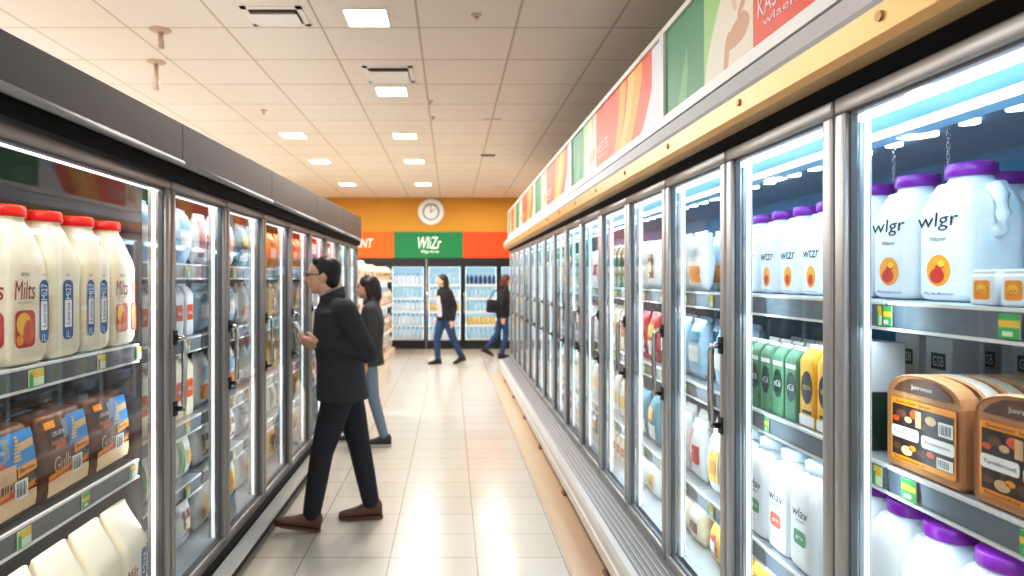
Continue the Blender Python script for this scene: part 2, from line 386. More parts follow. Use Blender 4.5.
R_SH=[1.54,1.12,0.64]; R_XF=1.12; R_XB=1.93; R_DECK=0.34
M_kickd=mat('dark kick',srgb(70,58,48),0.7,noise=0.1)
def right_unit(y0,y1,ybs,label,doors,last=False):
    org=(1.4,(y0+y1)/2,0); r=empty('glass_door_cooler',org); tag(r,label,'cooler','right-hand glass door coolers')
    b=MB()
    b.box(1.96,2.02,y0,y1,0.1,2.27,M_white)                       # back
    b.box(1.0,2.02,y0,y1,0.12,R_DECK-0.03,M_white)
    b.box(0.98,1.05,y0,y1,0.26,0.31,M_silver)
    b.build('body',r,org)
    b=MB(); b.box(1.94,1.96,y0,y1,R_DECK,2.2,M_inR); b.build('liner',r,org)
    b=MB(); b.box(1.05,1.94,y0,y1,R_DECK-0.03,R_DECK,M_shelf); b.build('deck',r,org)
    b=MB()
    b.extr_y([(1.02,2.06),(1.10,2.06),(1.30,2.00),(1.5,2.06),(1.95,2.06),(1.95,2.2),(1.02,2.2)],y0,y1,M_inRtop); b.build('canopy',r,org)
    # gold fascia, ledge
    b=MB(); b.extr_y([(0.882,2.104),(0.90,2.09),(1.02,2.09),(1.02,2.2),(0.88,2.165)],y0,y1,M_gold)
    ys=y0+0.32
    while ys<y1:
        b.cyl((0.876,ys,2.14),0.011,0.012,M_screw,12,None,'x'); ys+=0.655
    b.build('gold_fascia',r,org)
    b=MB(); b.extr_y([(0.88,2.165),(1.02,2.2),(2.02,2.2),(2.02,2.28),(0.955,2.28),(0.93,2.262),(0.872,2.175)],y0,y1,M_ltgrey); b.build('ledge',r,org)
    b=MB(); b.extr_y([(0.955,2.09),(1.03,2.09),(1.03,2.06),(0.985,2.06)],y0,y1,M_black); b.build('shadow_gap',r,org)  # solid black strip, shade of the gap put into its colour
    # bumper and grille
    b=MB()
    b.extr_y([(0.985,0.305),(0.965,0.305),(0.845,0.262),(0.845,0.25),(0.985,0.25)],y0,y1,M_grille)
    for k in range(5):
        t=k/5+0.08; x=0.965-0.12*t; z=0.305-0.043*t
        b.extr_y([(x,z+0.006),(x-0.007,z+0.004),(x-0.007,z-0.004),(x,z-0.002)],y0,y1,M_silver)
    b.build('grille',r,org)
    b=MB()
    pr=[(0.845,0.262),(0.815,0.258),(0.80,0.24),(0.797,0.20),(0.806,0.195),(0.806,0.186),(0.797,0.18),(0.798,0.12),(0.81,0.095),(0.84,0.085),(0.93,0.085),(0.93,0.25)]
    b.extr_y(pr,y0,y1,M_bumper); b.build('bumper',r,org)
    b=MB(); b.box(0.95,0.965,y0,y1,0.004,0.2,M_kick); b.build('kick_plate',r,org)
    b=MB(); yf=y0+0.5; b.box(0.835,0.87,yf,yf+0.06,0.004,0.088,M_kick); b.box(0.825,0.885,yf-0.01,yf+0.07,0.004,0.014,M_kick); b.build('foot',r,org)
    # doors & interior
    for i,(a,c) in enumerate(ybs):
        door(r,org,1,RX,a,c,0.31,2.06,M_silver,M_glass,doors[i],M_ledtop)
        b=MB(); b.box(1.035,1.065,c-0.024,c+0.0,0.34,2.03,M_silver); b.box(1.065,1.068,c-0.02,c-0.004,0.34,2.03,M_ledpost)
        b.box(1.046,1.058,c-0.028,c-0.024,0.34,2.03,M_ledpost); b.build('lit_mullion',r,org)
        near = a>0.9 and a<2.3
        for k,z in enumerate(R_SH):
            tg=[]
            if a<5:
                tg=[(a+0.13,0.06,1),(a+0.47,0.05,0)]
                if 0.9<a<1.2: tg={0:[(1.30,0.05,1),(1.665,0.035,1)],1:[(1.25,0.05,1),(1.585,0.05,1)],2:[]}[k]
                if 1.6<a<1.8: tg={0:[(1.69,0.022,0)],1:[(1.70,0.03,0),(2.30,0.03,1)],2:[]}[k]
            shelf(r,org,1,R_XF,R_XB,a+0.004,c-0.004,z,M_shelf,M_rail,tg,M_white)
    b=MB(); b.cyl((1.15,y0+0.01,1.985),0.011,y1-y0-0.02,M_led,10,None,'y'); b.build('light_tube',r,org)
    b=MB(); n=int((y1-y0)/0.16)
    for k in range(n): b.cyl((1.5,y0+0.08+k*0.16,2.048),0.026,0.012,M_puck,14)
    b.build('puck_lights',r,org)
    if last:
        b=MB(); b.box(0.985,2.02,y1,y1+0.03,0.02,2.27,M_white); b.build('end_panel',r,org)
RB=bays(RY0-PITCH*2,16)   # bay 0 lies beside the camera
side_lbl=['right glass door cooler nearest the camera holding brown trays and purple-capped jugs']+[f'{ORD[k]} right glass door cooler from the camera along the aisle' for k in range(2,8)]
side_lbl[6]='farthest right glass door cooler at the end of the gold fascia'
right_unit(RB[0][0],RB[3][1],RB[0:4],side_lbl[0],[False,False,False,True])
for u in range(2,8):
    bb=RB[2*u:2*u+2]
    right_unit(bb[0][0],bb[1][1],bb,side_lbl[u-1],[True,True],u==7)

# left coolers
L_SH1=[1.34,0.88]; L_SH=[1.67,1.32,0.93,0.63]; L_XF=-1.25; L_XB=-2.02; L_DECK=0.30
def ztop(y): return 2.185+(y-1.3)*0.022
def left_unit(y0,y1,ybs,shelves,label,first=False,last=False):
    org=(-1.5,(y0+y1)/2,0); r=empty('glass_door_cooler',org); tag(r,label,'cooler','left-hand glass door coolers')
    b=MB(); b.box(-2.06,-2.12,y0,y1,0.02,2.15,M_white); b.box(-1.15,-2.06,y0,y1,0.1,L_DECK-0.03,M_white); b.box(-1.13,-1.19,y0,y1,0.24,0.27,M_silverd); b.build('body',r,org)
    b=MB(); b.box(-2.04,-2.06,y0,y1,L_DECK,2.06,M_inL if first else M_inL2)
    if first:
        for yy in (2.47,): b.box(-2.035,-2.04,yy-0.006,yy+0.006,L_DECK,2.06,M_black)
    b.build('liner',r,org)
    b=MB(); b.box(-1.18,-2.04,y0,y1,L_DECK-0.03,L_DECK,M_shelf); b.build('deck',r,org)
    if first: b=MB(); b.box(-1.25,-2.04,y1-0.005,y1-0.001,L_DECK,2.05,M_div); b.build('divider_panel',r,org)
    b=MB(); b.box(-1.16,-2.1,y0,y1,2.05,2.15,M_inL); b.build('canopy',r,org)
    b=MB(); g=0.003
    vs=[]
    for y in (y0+g,y1-g):
        zt=ztop(y)+.012; vs.append([(-1.085,y,2.075),(-1.085,y,zt),(-1.095,y,zt+0.006),(-1.3,y,zt+0.006),(-1.3,y,2.1),(-1.16,y,2.06)])
    b.loft(vs,M_header,None,False); b.build('header',r,org)
    b=MB(); b.tube([(-1.087,y0+g,2.066),(-1.087,y1-g,2.066)],0.014,M_lip,10); b.build('header_lip',r,org)
    b=MB(); b.box(-1.1,-1.17,y0,y1,2.003,2.058,M_black); b.build('shadow_gap',r,org)  # opaque black fill painted as the shade under the header lip
    b=MB(); b.extr_y([(-1.135,0.262),(-1.105,0.25),(-1.10,0.235),(-1.135,0.225)],y0,y1,M_black)
    b.extr_y([(-1.15,0.235),(-1.118,0.225),(-1.105,0.13),(-1.11,0.10),(-1.15,0.10)],y0,y1,M_bumper); b.build('bumper',r,org)
    b=MB(); b.box(-1.16,-1.2,y0,y1,0.0,0.1,M_kickd); b.build('kick_plate',r,org)
    for i,(a,c) in enumerate(ybs):
        door(r,org,-1,LX,a,c,0.27,2.0,M_silverd,M_glassL,not first,M_ledL,None,0.038)
        b=MB(); b.box(-1.18,-1.22,c-0.016,c+0.0,0.3,2.0,M_silverd); b.box(-1.188,-1.203,c-0.020,c-0.016,0.3,2.0,M_ledL if first else M_ledLs)
        b.build('lit_mullion',r,org)
        for z in shelves:
            tg=[]
            if first: tg={1.34:[(1.955,0.07,0),(2.32,0.05,0),(2.60,0.045,0)],0.88:[(1.90,0.06,0),(2.22,0.045,1),(2.55,0.045,0)]}[z]
            elif a<5: tg=[(a+0.45,0.05,0),(a+0.2,0.05,0)]
            shelf(r,org,-1,L_XF,L_XB,a+0.004,c-0.03,z,M_wire if (first and z<1) else M_shelf,M_railL if first else M_rail,tg,M_white)
    if last:
        b=MB(); b.box(-1.13,-2.12,y1,y1+0.03,0.0,2.15,M_header); b.build('end_panel',r,org)
left_unit(1.0,2.63,[(1.02,2.63)],L_SH1,'wide left cooler nearest the camera with red-capped jugs and brown bread packs',True)
LB=bays(2.63,8)
ll=['second left cooler from the camera beside the first narrow door handle','third left cooler from the camera along the aisle','fourth left cooler from the camera behind the man in dark coat','farthest left cooler just before the bread shelving']
for u in range(4): left_unit(LB[2*u][0],LB[2*u+1][1],LB[2*u:2*u+2],L_SH,ll[u],False,u==3)

# ------------------------------------------------------------------ sign boxes over the right coolers
S_g=mat('poster green',srgb(44,120,82),0.45,0,srgb(52,140,96),0.2,0.05,3,spec=0.35)
S_lg=mat('poster light green',srgb(137,176,111),0.45,0,srgb(160,205,130),0.2,0.05,3,spec=0.35)
S_pale=mat('poster pale',srgb(196,194,176),0.45,0,srgb(228,226,205),0.2,0.03,3,spec=0.35)
S_skin=mat('poster skin',srgb(190,146,118),0.45,0,srgb(222,170,138),0.12,0.04,6,spec=0.35)
S_cream=mat('poster cream cloth',srgb(204,193,176),0.45,0,srgb(238,225,205),0.2,0.05,9,spec=0.35)
S_lg2=mat('poster mid green',srgb(84,146,101),0.45,0,srgb(98,170,118),0.2,0.05,3,spec=0.35)
S_cream2=mat('poster cream fold',srgb(190,172,151),0.45,0,srgb(222,200,176),0.2,0.05,9,spec=0.35)
S_red=mat('poster red',srgb(202,72,48),0.45,0,srgb(236,84,56),0.2,0.04,3,spec=0.35)
S_or=mat('poster orange',srgb(215,137,41),0.45,0,srgb(250,160,48),0.2,0.04,3,spec=0.35)
S_or2=mat('poster amber',srgb(210,161,79),0.45,0,srgb(245,188,92),0.2,0.04,3,spec=0.35)
S_w=mat('poster white',srgb(193,196,202),0.45,0,srgb(225,228,235),0.2,0.02,3,spec=0.35)
def poster(F,W,z0,z1):
    H=z1-z0
    R=lambda a0,a1,m,d=0.0: F.rect(a0*W,a1*W,z0,z1,m,d)
    def curve(lo,hi,bow,m,d):  # band with curved edges
        n=10; L=[(lo*W+bow*math.sin(PI*.5*k/n),z0+H*k/n) for k in range(n+1)]
        Rr=[(hi*W+bow*math.sin(PI*.5*k/n),z0+H*k/n) for k in range(n,-1,-1)]
        F.poly(L+Rr,m,d)
    R(0,1,S_w,0.0005)
    R(0,0.2,S_g,0.001); R(0.2,0.385,S_lg,0.001)
    F.poly([(0.07*W,z0),(0.115*W,z0),(0.125*W,z0+H*.3),(0.12*W,z0+H*.62),(0.10*W,z0+H*.4)],S_lg2,0.0016)
    n=10; F.poly([(0.205*W,z0)]+[(0.205*W+0.11*W*(k/n)**1.6,z0+H*k/n) for k in range(n+1)]+[(0.385*W,z1),(0.385*W,z0)],S_pale,0.0015)
    def bl(pts,m,d):  # smooth closed blob through points
        n=len(pts); out=[]
        for i in range(n):
            p0,p1,p2,p3=[pts[(i+q-1)%n] for q in range(4)]
            for t in (0,.25,.5,.75):
                out.append(tuple(.5*((2*p1[e])+(-p0[e]+p2[e])*t+(2*p0[e]-5*p1[e]+4*p2[e]-p3[e])*t*t+(-p0[e]+3*p1[e]-3*p2[e]+p3[e])*t**3) for e in (0,1)))
        F.poly([(min(max(a*W,0),W),min(max(z0+c*H,z0),z1)) for a,c in out],m,d)
    bl([(.275,.30),(.27,.62),(.285,.9),(.31,1.0),(.36,1.0),(.382,.8),(.384,.4),(.375,.1),(.34,.0),(.30,.05)],S_cream,0.002)
    bl([(.283,-.02),(.296,-.02),(.305,.16),(.318,.30),(.30,.34),(.288,.24)],S_skin,0.0024)
    bl([(.292,.20),(.32,.16),(.36,.20),(.374,.32),(.355,.42),(.335,.40),(.31,.34)],S_skin,0.0027)
    bl([(.335,.40),(.35,.44),(.362,.50),(.352,.53),(.338,.48)],S_skin,0.0030)
    bl([(.318,1.0),(.326,.8),(.336,.64),(.344,.8),(.35,1.0)],S_skin,0.0026)
    bl([(.300,.95),(.306,.7),(.322,.5),(.332,.52),(.318,.72),(.312,.95)],S_cream2,0.0029)
    bl([(.362,.95),(.356,.72),(.346,.56),(.355,.54),(.368,.72),(.374,.95)],S_cream2,0.0029)
    R(0.385,0.93,S_red,0.001)
    curve(0.60,0.66,0.10*W*.6,S_or,0.0016); curve(0.655,0.72,0.14*W*.6,S_or2,0.0015); curve(0.70,0.765,0.16*W*.6,S_or,0.0016)
    n=10; F.poly([(0.93*W,z0),(1.0*W,z0),(1.0*W,z1),(0.99*W,z1)]+[(0.84*W+0.15*W*(k/n)**.7,z0+H*k/n) for k in range(n,-1,-1)],S_w,0.0018)
    F.text('KASTUTE',0.465*W,z0+H*0.32,0.13*W,H*0.17,S_w,0.0025)
    F.text('wlaem',0.465*W,z0+H*0.17,0.10*W,H*0.07,S_w,0.0025)
SL=2.225; sy=2.92
M_sfr=mat('white sign frame',srgb(232,232,228),0.4,noise=0.02)
sl=['nearest graphic sign box with green panel and folded arms on gold fascia','second graphic sign box from the camera over right coolers','third graphic sign box from the camera over right coolers','fourth graphic sign box from the camera over right coolers','farthest graphic sign box over right coolers near the mustard wall']
for k in range(5):
    y1=sy+SL*k; y0=y1-SL
    if k==4: y1=10.83; 
    org=(1.0,(y0+y1)/2,2.28); r=empty('sign_box',org); tag(r,sl[k],'sign','graphic sign boxes over the right coolers')
    z0,z1=2.282,2.72; W=y1-y0
    b=MB(); fx0,fx1=0.945,1.03; t=0.04
    b.box(fx0,fx1,y0+.002,y1-.002,z0,z0+t,M_sfr); b.box(fx0,fx1,y0+.002,y1-.002,z1-.025,z1,M_sfr); b.box(fx0,fx1,y0+.002,y0+.025,z0+t,z1-.025,M_sfr); b.box(fx0,fx1,y1-.025,y1-.002,z0+t,z1-.025,M_sfr)
    b.box(0.96,1.03,y0+.025,y1-.025,z0+t,z1-.025,M_sfr)
    b.build('frame',r,org)
    b=MB(); F=Face(b,(0.958,y1-0.027,0),(0,-1,0),(0,0,1),(-1,0,0)); poster(F,W-0.054,z0+t,z1-.027); b.build('poster',r,org,False)

# ------------------------------------------------------------------ rear signs, clock
M_so=mat('orange sign',srgb(226,104,0),0.6,0,srgb(250,120,0),0.06,0.03,2)
M_so2=mat('red orange sign',srgb(226,76,2),0.6,0,srgb(250,80,0),0.06,0.03,2)
M_sg=mat('green sign',srgb(0,124,72),0.6,0,srgb(0,140,80),0.05,0.03,2)
M_sw=mat('white lettering',srgb(245,245,240),0.5,0,(1,1,1),0.3,0.01)
def rear_sign(x0,x1,m,label,texts):
    b=MB(); b.box(x0+.003,x1-.003,DB-0.04,DB-0.001,2.082,2.68,m)
    F=Face(b,(0,DB-0.04,0),(1,0,0),(0,0,1),(0,-1,0))
    org=((x0+x1)/2,DB-0.02,2.08)
    o=b.build('wall_sign',None,org,True); tag(o,label,'sign','signs across the rear wall')
    b=MB(); F=Face(b,(0,DB-0.042,0),(1,0,0),(0,0,1),(0,-1,0))
    if texts:
        for s,a,z,w,h in texts: F.text(s,a,z,w,h,M_sw,0.002,0.15)
        b.build('lettering',o,org,False)
rear_sign(-3.1,-1.31,M_so,'orange rear wall sign with white letters left of the green sign',[('rMNT',-2.05,2.42,0.5,0.2)])
rear_sign(-1.31,0.275,M_sg,'green rear wall sign with white script below the round clock',[('WIiZr',-0.5,2.43,0.55,0.27),('Mlgarmrne',-0.48,2.22,0.4,0.09)])
rear_sign(0.275,1.96,M_so2,'plain red-orange rear wall sign right of the green sign',[])
ck=empty('wall_clock',(-0.46,DB,3.14)); tag(ck,'round white wall clock on the mustard rear wall','clock')
CM=Matrix.Translation((0,0,0))
b=MB(); 
b.lathe([(0.001,0.0),(0.3,0.0),(0.305,0.03),(0.29,0.055),(0.27,0.05),(0.265,0.035),(0.001,0.035)],M_white,36,Matrix.Rotation(PI/2,4,'X')); b.build('rim',ck)
b=MB(); F=Face(b,(0,-0.036,0),(1,0,0),(0,0,1),(0,-1,0)); M_ckr=mat('clock grey ring',srgb(150,160,172),0.5,noise=0.1,nscale=30)
F.disc(0,0,0.262,M_white,0.0,n=36); F.disc(0,0,0.2,M_ckr,0.001,n=36); F.disc(0,0,0.155,M_white,0.002,n=36)
for k in range(12):
    a=2*PI*k/12; F.disc(0.178*math.sin(a),0.178*math.cos(a),0.012,M_dark,0.003,n=8)
b.build('dial',ck,None,False)
b=MB(); F=Face(b,(0,-0.04,0),(1,0,0),(0,0,1),(0,-1,0))
F.poly([(-.008,-.02),(.008,-.02),(.006,.15),(-.006,.15)],M_dark,0.0); F.poly([(-.02,-.008),(-.015,.012),(.085,.06),(.09,.05)],M_dark,0.001); F.disc(0,0,.016,M_dark,.0015); b.build('hands',ck,None,False)

# ------------------------------------------------------------------ rear coolers
M_bk=mat('black cooler frame',srgb(24,25,28),0.4,noise=0.1)
M_binn=mat('glowing rear liner',srgb(200,226,238),0.5,0,srgb(180,218,240),0.7,0.04)  # emission added to the liner for a brighter cooler interior
BX=[-3.12,-2.25,-1.41,-0.573,0.275,1.1,1.94]
B_SH=[0.24,0.55,0.86,1.17,1.48]
bl=['hidden-side black rear cooler farthest left behind the bread shelving','black rear cooler behind the bread shelving end','black rear cooler below the left half of the green sign','black rear cooler behind the shopper with open jacket','black rear cooler with yellow packs below the red-orange sign','black rear cooler behind the shopper at the right edge']
for k in range(6):
    x0,x1=BX[k],BX[k+1]; org=((x0+x1)/2,15.2,0); r=empty('rear_cooler',org); tag(r,bl[k],'cooler','black glass door coolers along the rear wall')
    b=MB(); b.box(x0,x1,15.6,15.64,0,2.08,M_bk); b.box(x0,x0+.02,14.96,15.6,0,2.08,M_bk); b.box(x1-.02,x1,14.96,15.6,0,2.08,M_bk); b.box(x0,x1,14.9,15.6,0,0.14,M_bk); b.box(x0,x1,14.9,15.6,1.93,2.08,M_bk); b.build('body',r,org)
    b=MB(); b.box(x0+.02,x1-.02,15.58,15.6,0.14,1.93,M_binn); b.build('liner',r,org)
    b=MB(); fw=0.05
    for a in ((x0+.005,x1-.005,0.14,0.14+fw),(x0+.005,x1-.005,1.93-fw,1.93),(x0+.005,x0+.005+fw,0.14+fw,1.93-fw),(x1-.005-fw,x1-.005,.14+fw,1.93-fw)): b.box(a[0],a[1],14.89,14.93,a[2],a[3],M_bk)
    d=b.build('door',r,org)
    b=MB(); b.poly([(x0+.05,14.91,.19),(x1-.05,14.91,.19),(x1-.05,14.91,1.88),(x0+.05,14.91,1.88)],M_glassB)
    g=b.build('door_glass',d,org,False)
    b=MB(); b.tube([(x0+.03,14.89,0.8),(x0+.03,14.85,0.82),(x0+.03,14.85,1.3),(x0+.03,14.89,1.32)],0.012,M_chrome,8); b.build('handle',d,org)
    for z in B_SH:
        b=MB(); b.box(x0+.03,x1-.03,15.02,15.56,z-.02,z,M_white); b.box(x0+.03,x1-.03,15.0,15.02,z-.05,z+.005,M_white); b.build('shelf',r,org)
    b=MB()
    for xx in (x0+.06,x1-.075): b.box(xx,xx+.015,14.95,14.965,0.2,1.88,M_ledB)
    b.box(x0+.06,x1-.06,14.97,14.99,1.87,1.89,M_ledB); b.build('light_strip',r,org)
    if k==3:
        b=MB(); b.cyl((x0+.01,14.87,0.0),0.022,2.06,M_lip,12); b.build('post',r,org)

# ------------------------------------------------------------------ product prototypes
def M(name,r,g,bb,rough=0.4,noise=0.04,ns=15,**k): return mat(name,srgb(r,g,bb),rough,0,None,0,noise,ns,**k)
P_milk=M('white milk plastic',236,240,244,0.35,0.015); P_cream=M('cream milk plastic',250,240,214,0.35,0.015)
P_purple=M('purple cap',128,24,150,0.35); P_redcap=M('red cap',232,20,16,0.3); P_clearcap=M('frosted cap',214,226,232,0.3)
P_ink=M('black ink',26,26,32,0.5); P_orange=M('label orange',248,160,22,0.45,0.1,40); P_red=M('label red',205,42,28,0.45,0.15,40)
P_redtx=M('label crimson',168,24,30,0.5); P_blue=M('label blue',34,92,160,0.45); P_white=M('label white',246,246,244,0.5,0.01); P_yel=M('label yellow',250,205,60,0.45,0.1,40)
P_violet=M('label violet',110,60,150,0.5); P_green=M('carton green',92,142,106,0.45,0.12,30); P_dgreen=M('dark green',24,58,40,0.45,0.1,30)
P_yellow=M('carton yellow',248,190,30,0.45,0.05,20); P_brown=M('pack brown',104,66,44,0.45,0.5,22); P_kraft=M('kraft board',196,142,96,0.6,0.06,25); P_dkbrown=M('window brown',62,36,26,0.4,0.4,60)
P_sky=M('pack sky blue',66,146,205,0.4,0.15,30); P_wheat=M('wheat print',222,186,140,0.5,0.2,60); P_bread=M('bread cream',244,214,170,0.55,0.12,60); P_orr=M('pack orange red',222,92,30,0.5,0.2,40)
P_gr=M('label green',84,160,110,0.5,0.1,30); P_coral=M('label coral',222,110,84,0.5,0.1,30); P_grey=M('print grey',150,156,164,0.5)

def sq_ring(w,d,z,p=4.0,n=28,ox=0,oy=0):
    out=[]
    for k in range(n):
        a=2*PI*(k+0.5)/n; c,s=math.cos(a),math.sin(a)
        r=(abs(c)**p+abs(s)**p)**(-1/p)
        out.append((ox+w/2*c*r, oy+d/2*s*r, z))
    return out
def label_root(name): return empty(name)

def make_jug(cap_m, style, w=0.165, d=0.17, H=0.36, handle=True, body_m=None):
    r=empty('milk_jug'); bm_=body_m or P_milk
    b=MB(); hb=H*0.62
    rings=[sq_ring(w*.86,d*.86,0.0,5),sq_ring(w*.97,d*.97,0.008,6),sq_ring(w,d,0.02,7),sq_ring(w,d,hb*0.98,7),sq_ring(w*.985,d*.985,hb+.02,6),sq_ring(w*.9,d*.9,hb+.05,4.5),sq_ring(w*.74,d*.74,hb+.085,3.2),sq_ring(w*.6,d*.6,H-.052,2.4),sq_ring(w*.56,d*.56,H-.04,2),sq_ring(w*.56,d*.56,H-.02,2)]
    b.loft(rings,bm_)
    if handle:
        b.tube([(w*.25,0,H-.075),(w*.50,0,H-.075),(w*.57,0,H-.095),(w*.60,0,H-.14),(w*.56,0,hb*.82),(w*.45,0,hb*.78)],[.018,.018,.018,.017,.017,.018],bm_,12)
    b.build('body',r)
    b=MB(); cr=w*.335
    pr=[(0.001,H-.036),(cr*.98,H-.036),(cr*1.02,H-.03),(cr,H-.004),(cr*.93,H),(0.001,H)]
    n=40
    rings=[]
    for q,(rad,z) in enumerate(pr): rings.append([(rad*(1+(0.02 if k%2 and 1<q<4 else 0))*math.cos(2*PI*k/n),rad*(1+(0.02 if k%2 and 1<q<4 else 0))*math.sin(2*PI*k/n),z) for k in range(n)])
    b.loft(rings,cap_m); b.build('cap',r)
    b=MB(); F=FRONT(b,-d/2)
    if style=='wlgr':
        F.text('wlgr',-.004,hb*.93,w*.86,hb*.22,P_ink,0.001,0.12); F.text('Milaner',0,hb*.73,w*.34,hb*.05,P_ink,0.001)
        F.disc(0,hb*.36,w*.25,P_orange,0.001,hb*.185); F.disc(-.004,hb*.30,w*.15,P_red,0.0015,hb*.09); F.poly([(-.012,hb*.40),(.01,hb*.48),(.02,hb*.40),(.006,hb*.36)],P_red,0.0015); F.disc(.01,hb*.44,w*.07,P_yel,0.0018,hb*.04)
        F.text('Mis bludbonnon',0,hb*.09,w*.62,hb*.035,P_violet,0.001)
    elif style=='wlgr2':
        F.text('wtzr',0,hb*.72,w*.66,hb*.15,P_ink,0.001,0.1); F.disc(0,hb*.32,w*.18,P_orange,0.001,hb*.19); F.disc(0,hb*.27,w*.10,P_red,0.0015,hb*.09); F.text('Milagriss',0,hb*.06,w*.5,hb*.03,P_violet,0.001)
    elif style in ('g','c'):
        F.text('wlav',0,hb*.86,w*.6,hb*.14,P_ink,0.001,0.1); F.text('rcml',0,hb*.74,w*.3,hb*.045,P_ink,0.001)
        mm=P_gr if style=='g' else P_coral
        F.rrect(-w*.24,w*.24,hb*.38,hb*.60,w*.1,mm,0.001); F.text('gria',0,hb*.49,w*.3,hb*.07,P_white,0.0015)
    if b.f: b.build('label',r,None,False)
    return Proto(r)

def make_redjug(style):
    r=empty('milk_jug'); w=0.182; d=0.182; H=0.48; hb=0.30
    b=MB()
    b.loft([sq_ring(w*.82,d*.82,0,5),sq_ring(w*.96,d*.96,.012,6),sq_ring(w,d,.035,8),sq_ring(w,d,hb-.01,9),sq_ring(w*.985,d*.985,hb+.012,8),sq_ring(w*.93,d*.93,hb+.035,7),sq_ring(w*.66,d*.66,hb+.115,4),sq_ring(w*.61,d*.61,hb+.13,2.6),sq_ring(w*.61,d*.61,hb+.142,2.2),sq_ring(w*.66,d*.66,hb+.144,2),sq_ring(w*.66,d*.66,hb+.15,2),sq_ring(w*.6,d*.6,hb+.151,2)],P_cream)
    b.build('body',r)
    b=MB(); cr=w*.35; n=44; rings=[]
    for q,(rad,z) in enumerate([(0.001,H-.036),(cr*.99,H-.036),(cr*1.01,H-.032),(cr*.985,H-.006),(cr*.93,H),(0.001,H)]):
        rings.append([(rad*(1+(0.015 if k%2 and 1<q<4 else 0))*math.cos(2*PI*k/n),rad*(1+(0.015 if k%2 and 1<q<4 else 0))*math.sin(2*PI*k/n),z) for k in range(n)])
    b.loft(rings,P_redcap); b.build('cap',r)
    b=MB(); F=FRONT(b,-d/2); S=Face(b,(-w/2,0,0),(0,-1,0),(0,0,1),(-1,0,0))
    def blue(F,a,hw=.028):
        F.rrect(a-hw,a+hw,.06,.255,.02,P_blue,.001); F.rrect(a-hw*.72,a+hw*.72,.10,.19,.004,P_white,.0014)
        F.text('Mi27',a,.218,.05,.03,P_white,.0016,0,PI/2); F.text('Lanroe',a,.145,.07,.018,P_blue,.0018,0,PI/2); F.text('1L',a,.077,.02,.022,P_white,.0016); F.text('Gor',a,.272,.02,.009,P_blue,.001)
    def red(F,a,sc=1.0):
        F.text('Milts',a,.225,.10*sc,.055,P_redtx,.001,.1); F.text('amrogl grne',a,.188,.07*sc,.008,P_grey,.001); F.text('BERSMALE',a,.272,.04*sc,.010,P_ink,.001)
        F.rrect(a-.05*sc,a+.05*sc,.055,.165,.022*sc,P_red,.001); F.disc(a-.008*sc,.125,.036*sc,P_yel,.0014,.034); F.disc(a+.016*sc,.10,.028*sc,P_orr,.0018,.036); F.disc(a-.028*sc,.078,.018*sc,P_orange,.0018,.016)
    if style=='both': red(F,-.03,.9); blue(F,.058,.022)
    elif style=='blue': blue(F,-.0)
    elif style=='blue2': blue(F,-.055,.022); blue(F,.03,.025)
    elif style=='red2': red(F,-.03,.85); red(F,.06,.38)
    red(S,0.02)
    b.build('label',r,None,False)
    return Proto(r)

def make_gable(style):
    r=empty('cream_carton'); w=.185; d=.185; H=.42; hb=.27
    b=MB()
    rings=[sq_ring(w*.94,d*.94,0,10),sq_ring(w,d,.012,12),sq_ring(w,d,hb-.015,12),sq_ring(w*.99,d*.985,hb+.012,9),sq_ring(w*.97,d*.80,hb+.042,9),sq_ring(w*.95,d*.48,hb+.085,9),sq_ring(w*.94,d*.24,hb+.12,8),sq_ring(w*.93,d*.11,H-.012,8),sq_ring(w*.92,d*.08,H,8)]
    b.loft(rings,P_cream); b.build('body',r)
    b=MB(); F=FRONT(b,-d/2)
    if style=='blue': F.rrect(-.03,.03,.03,.22,.02,P_blue,.001); F.text('Mizs',0,.15,.10,.035,P_white,.0015,0,PI/2)
    elif style=='red':
        F.text('Milt',-.03,.17,.08,.05,P_redtx,.001,.1); F.disc(-.03,.08,.035,P_orr,.001,.045); F.disc(-.035,.09,.018,P_yel,.0014,.02)
        F.rrect(.035,.075,.12,.24,.012,P_blue,.001); F.text('Mizs',.055,.18,.08,.022,P_white,.0015,0,PI/2); F.disc(.06,.07,.02,P_coral,.001,.035)
    else: F.text('Mls',-.02,.14,.09,.06,P_ink,.001,.2,0.3); F.text('rgnae',-.02,.2,.05,.01,P_ink,.001)
    b.build('label',r,None,False)
    return Proto(r)

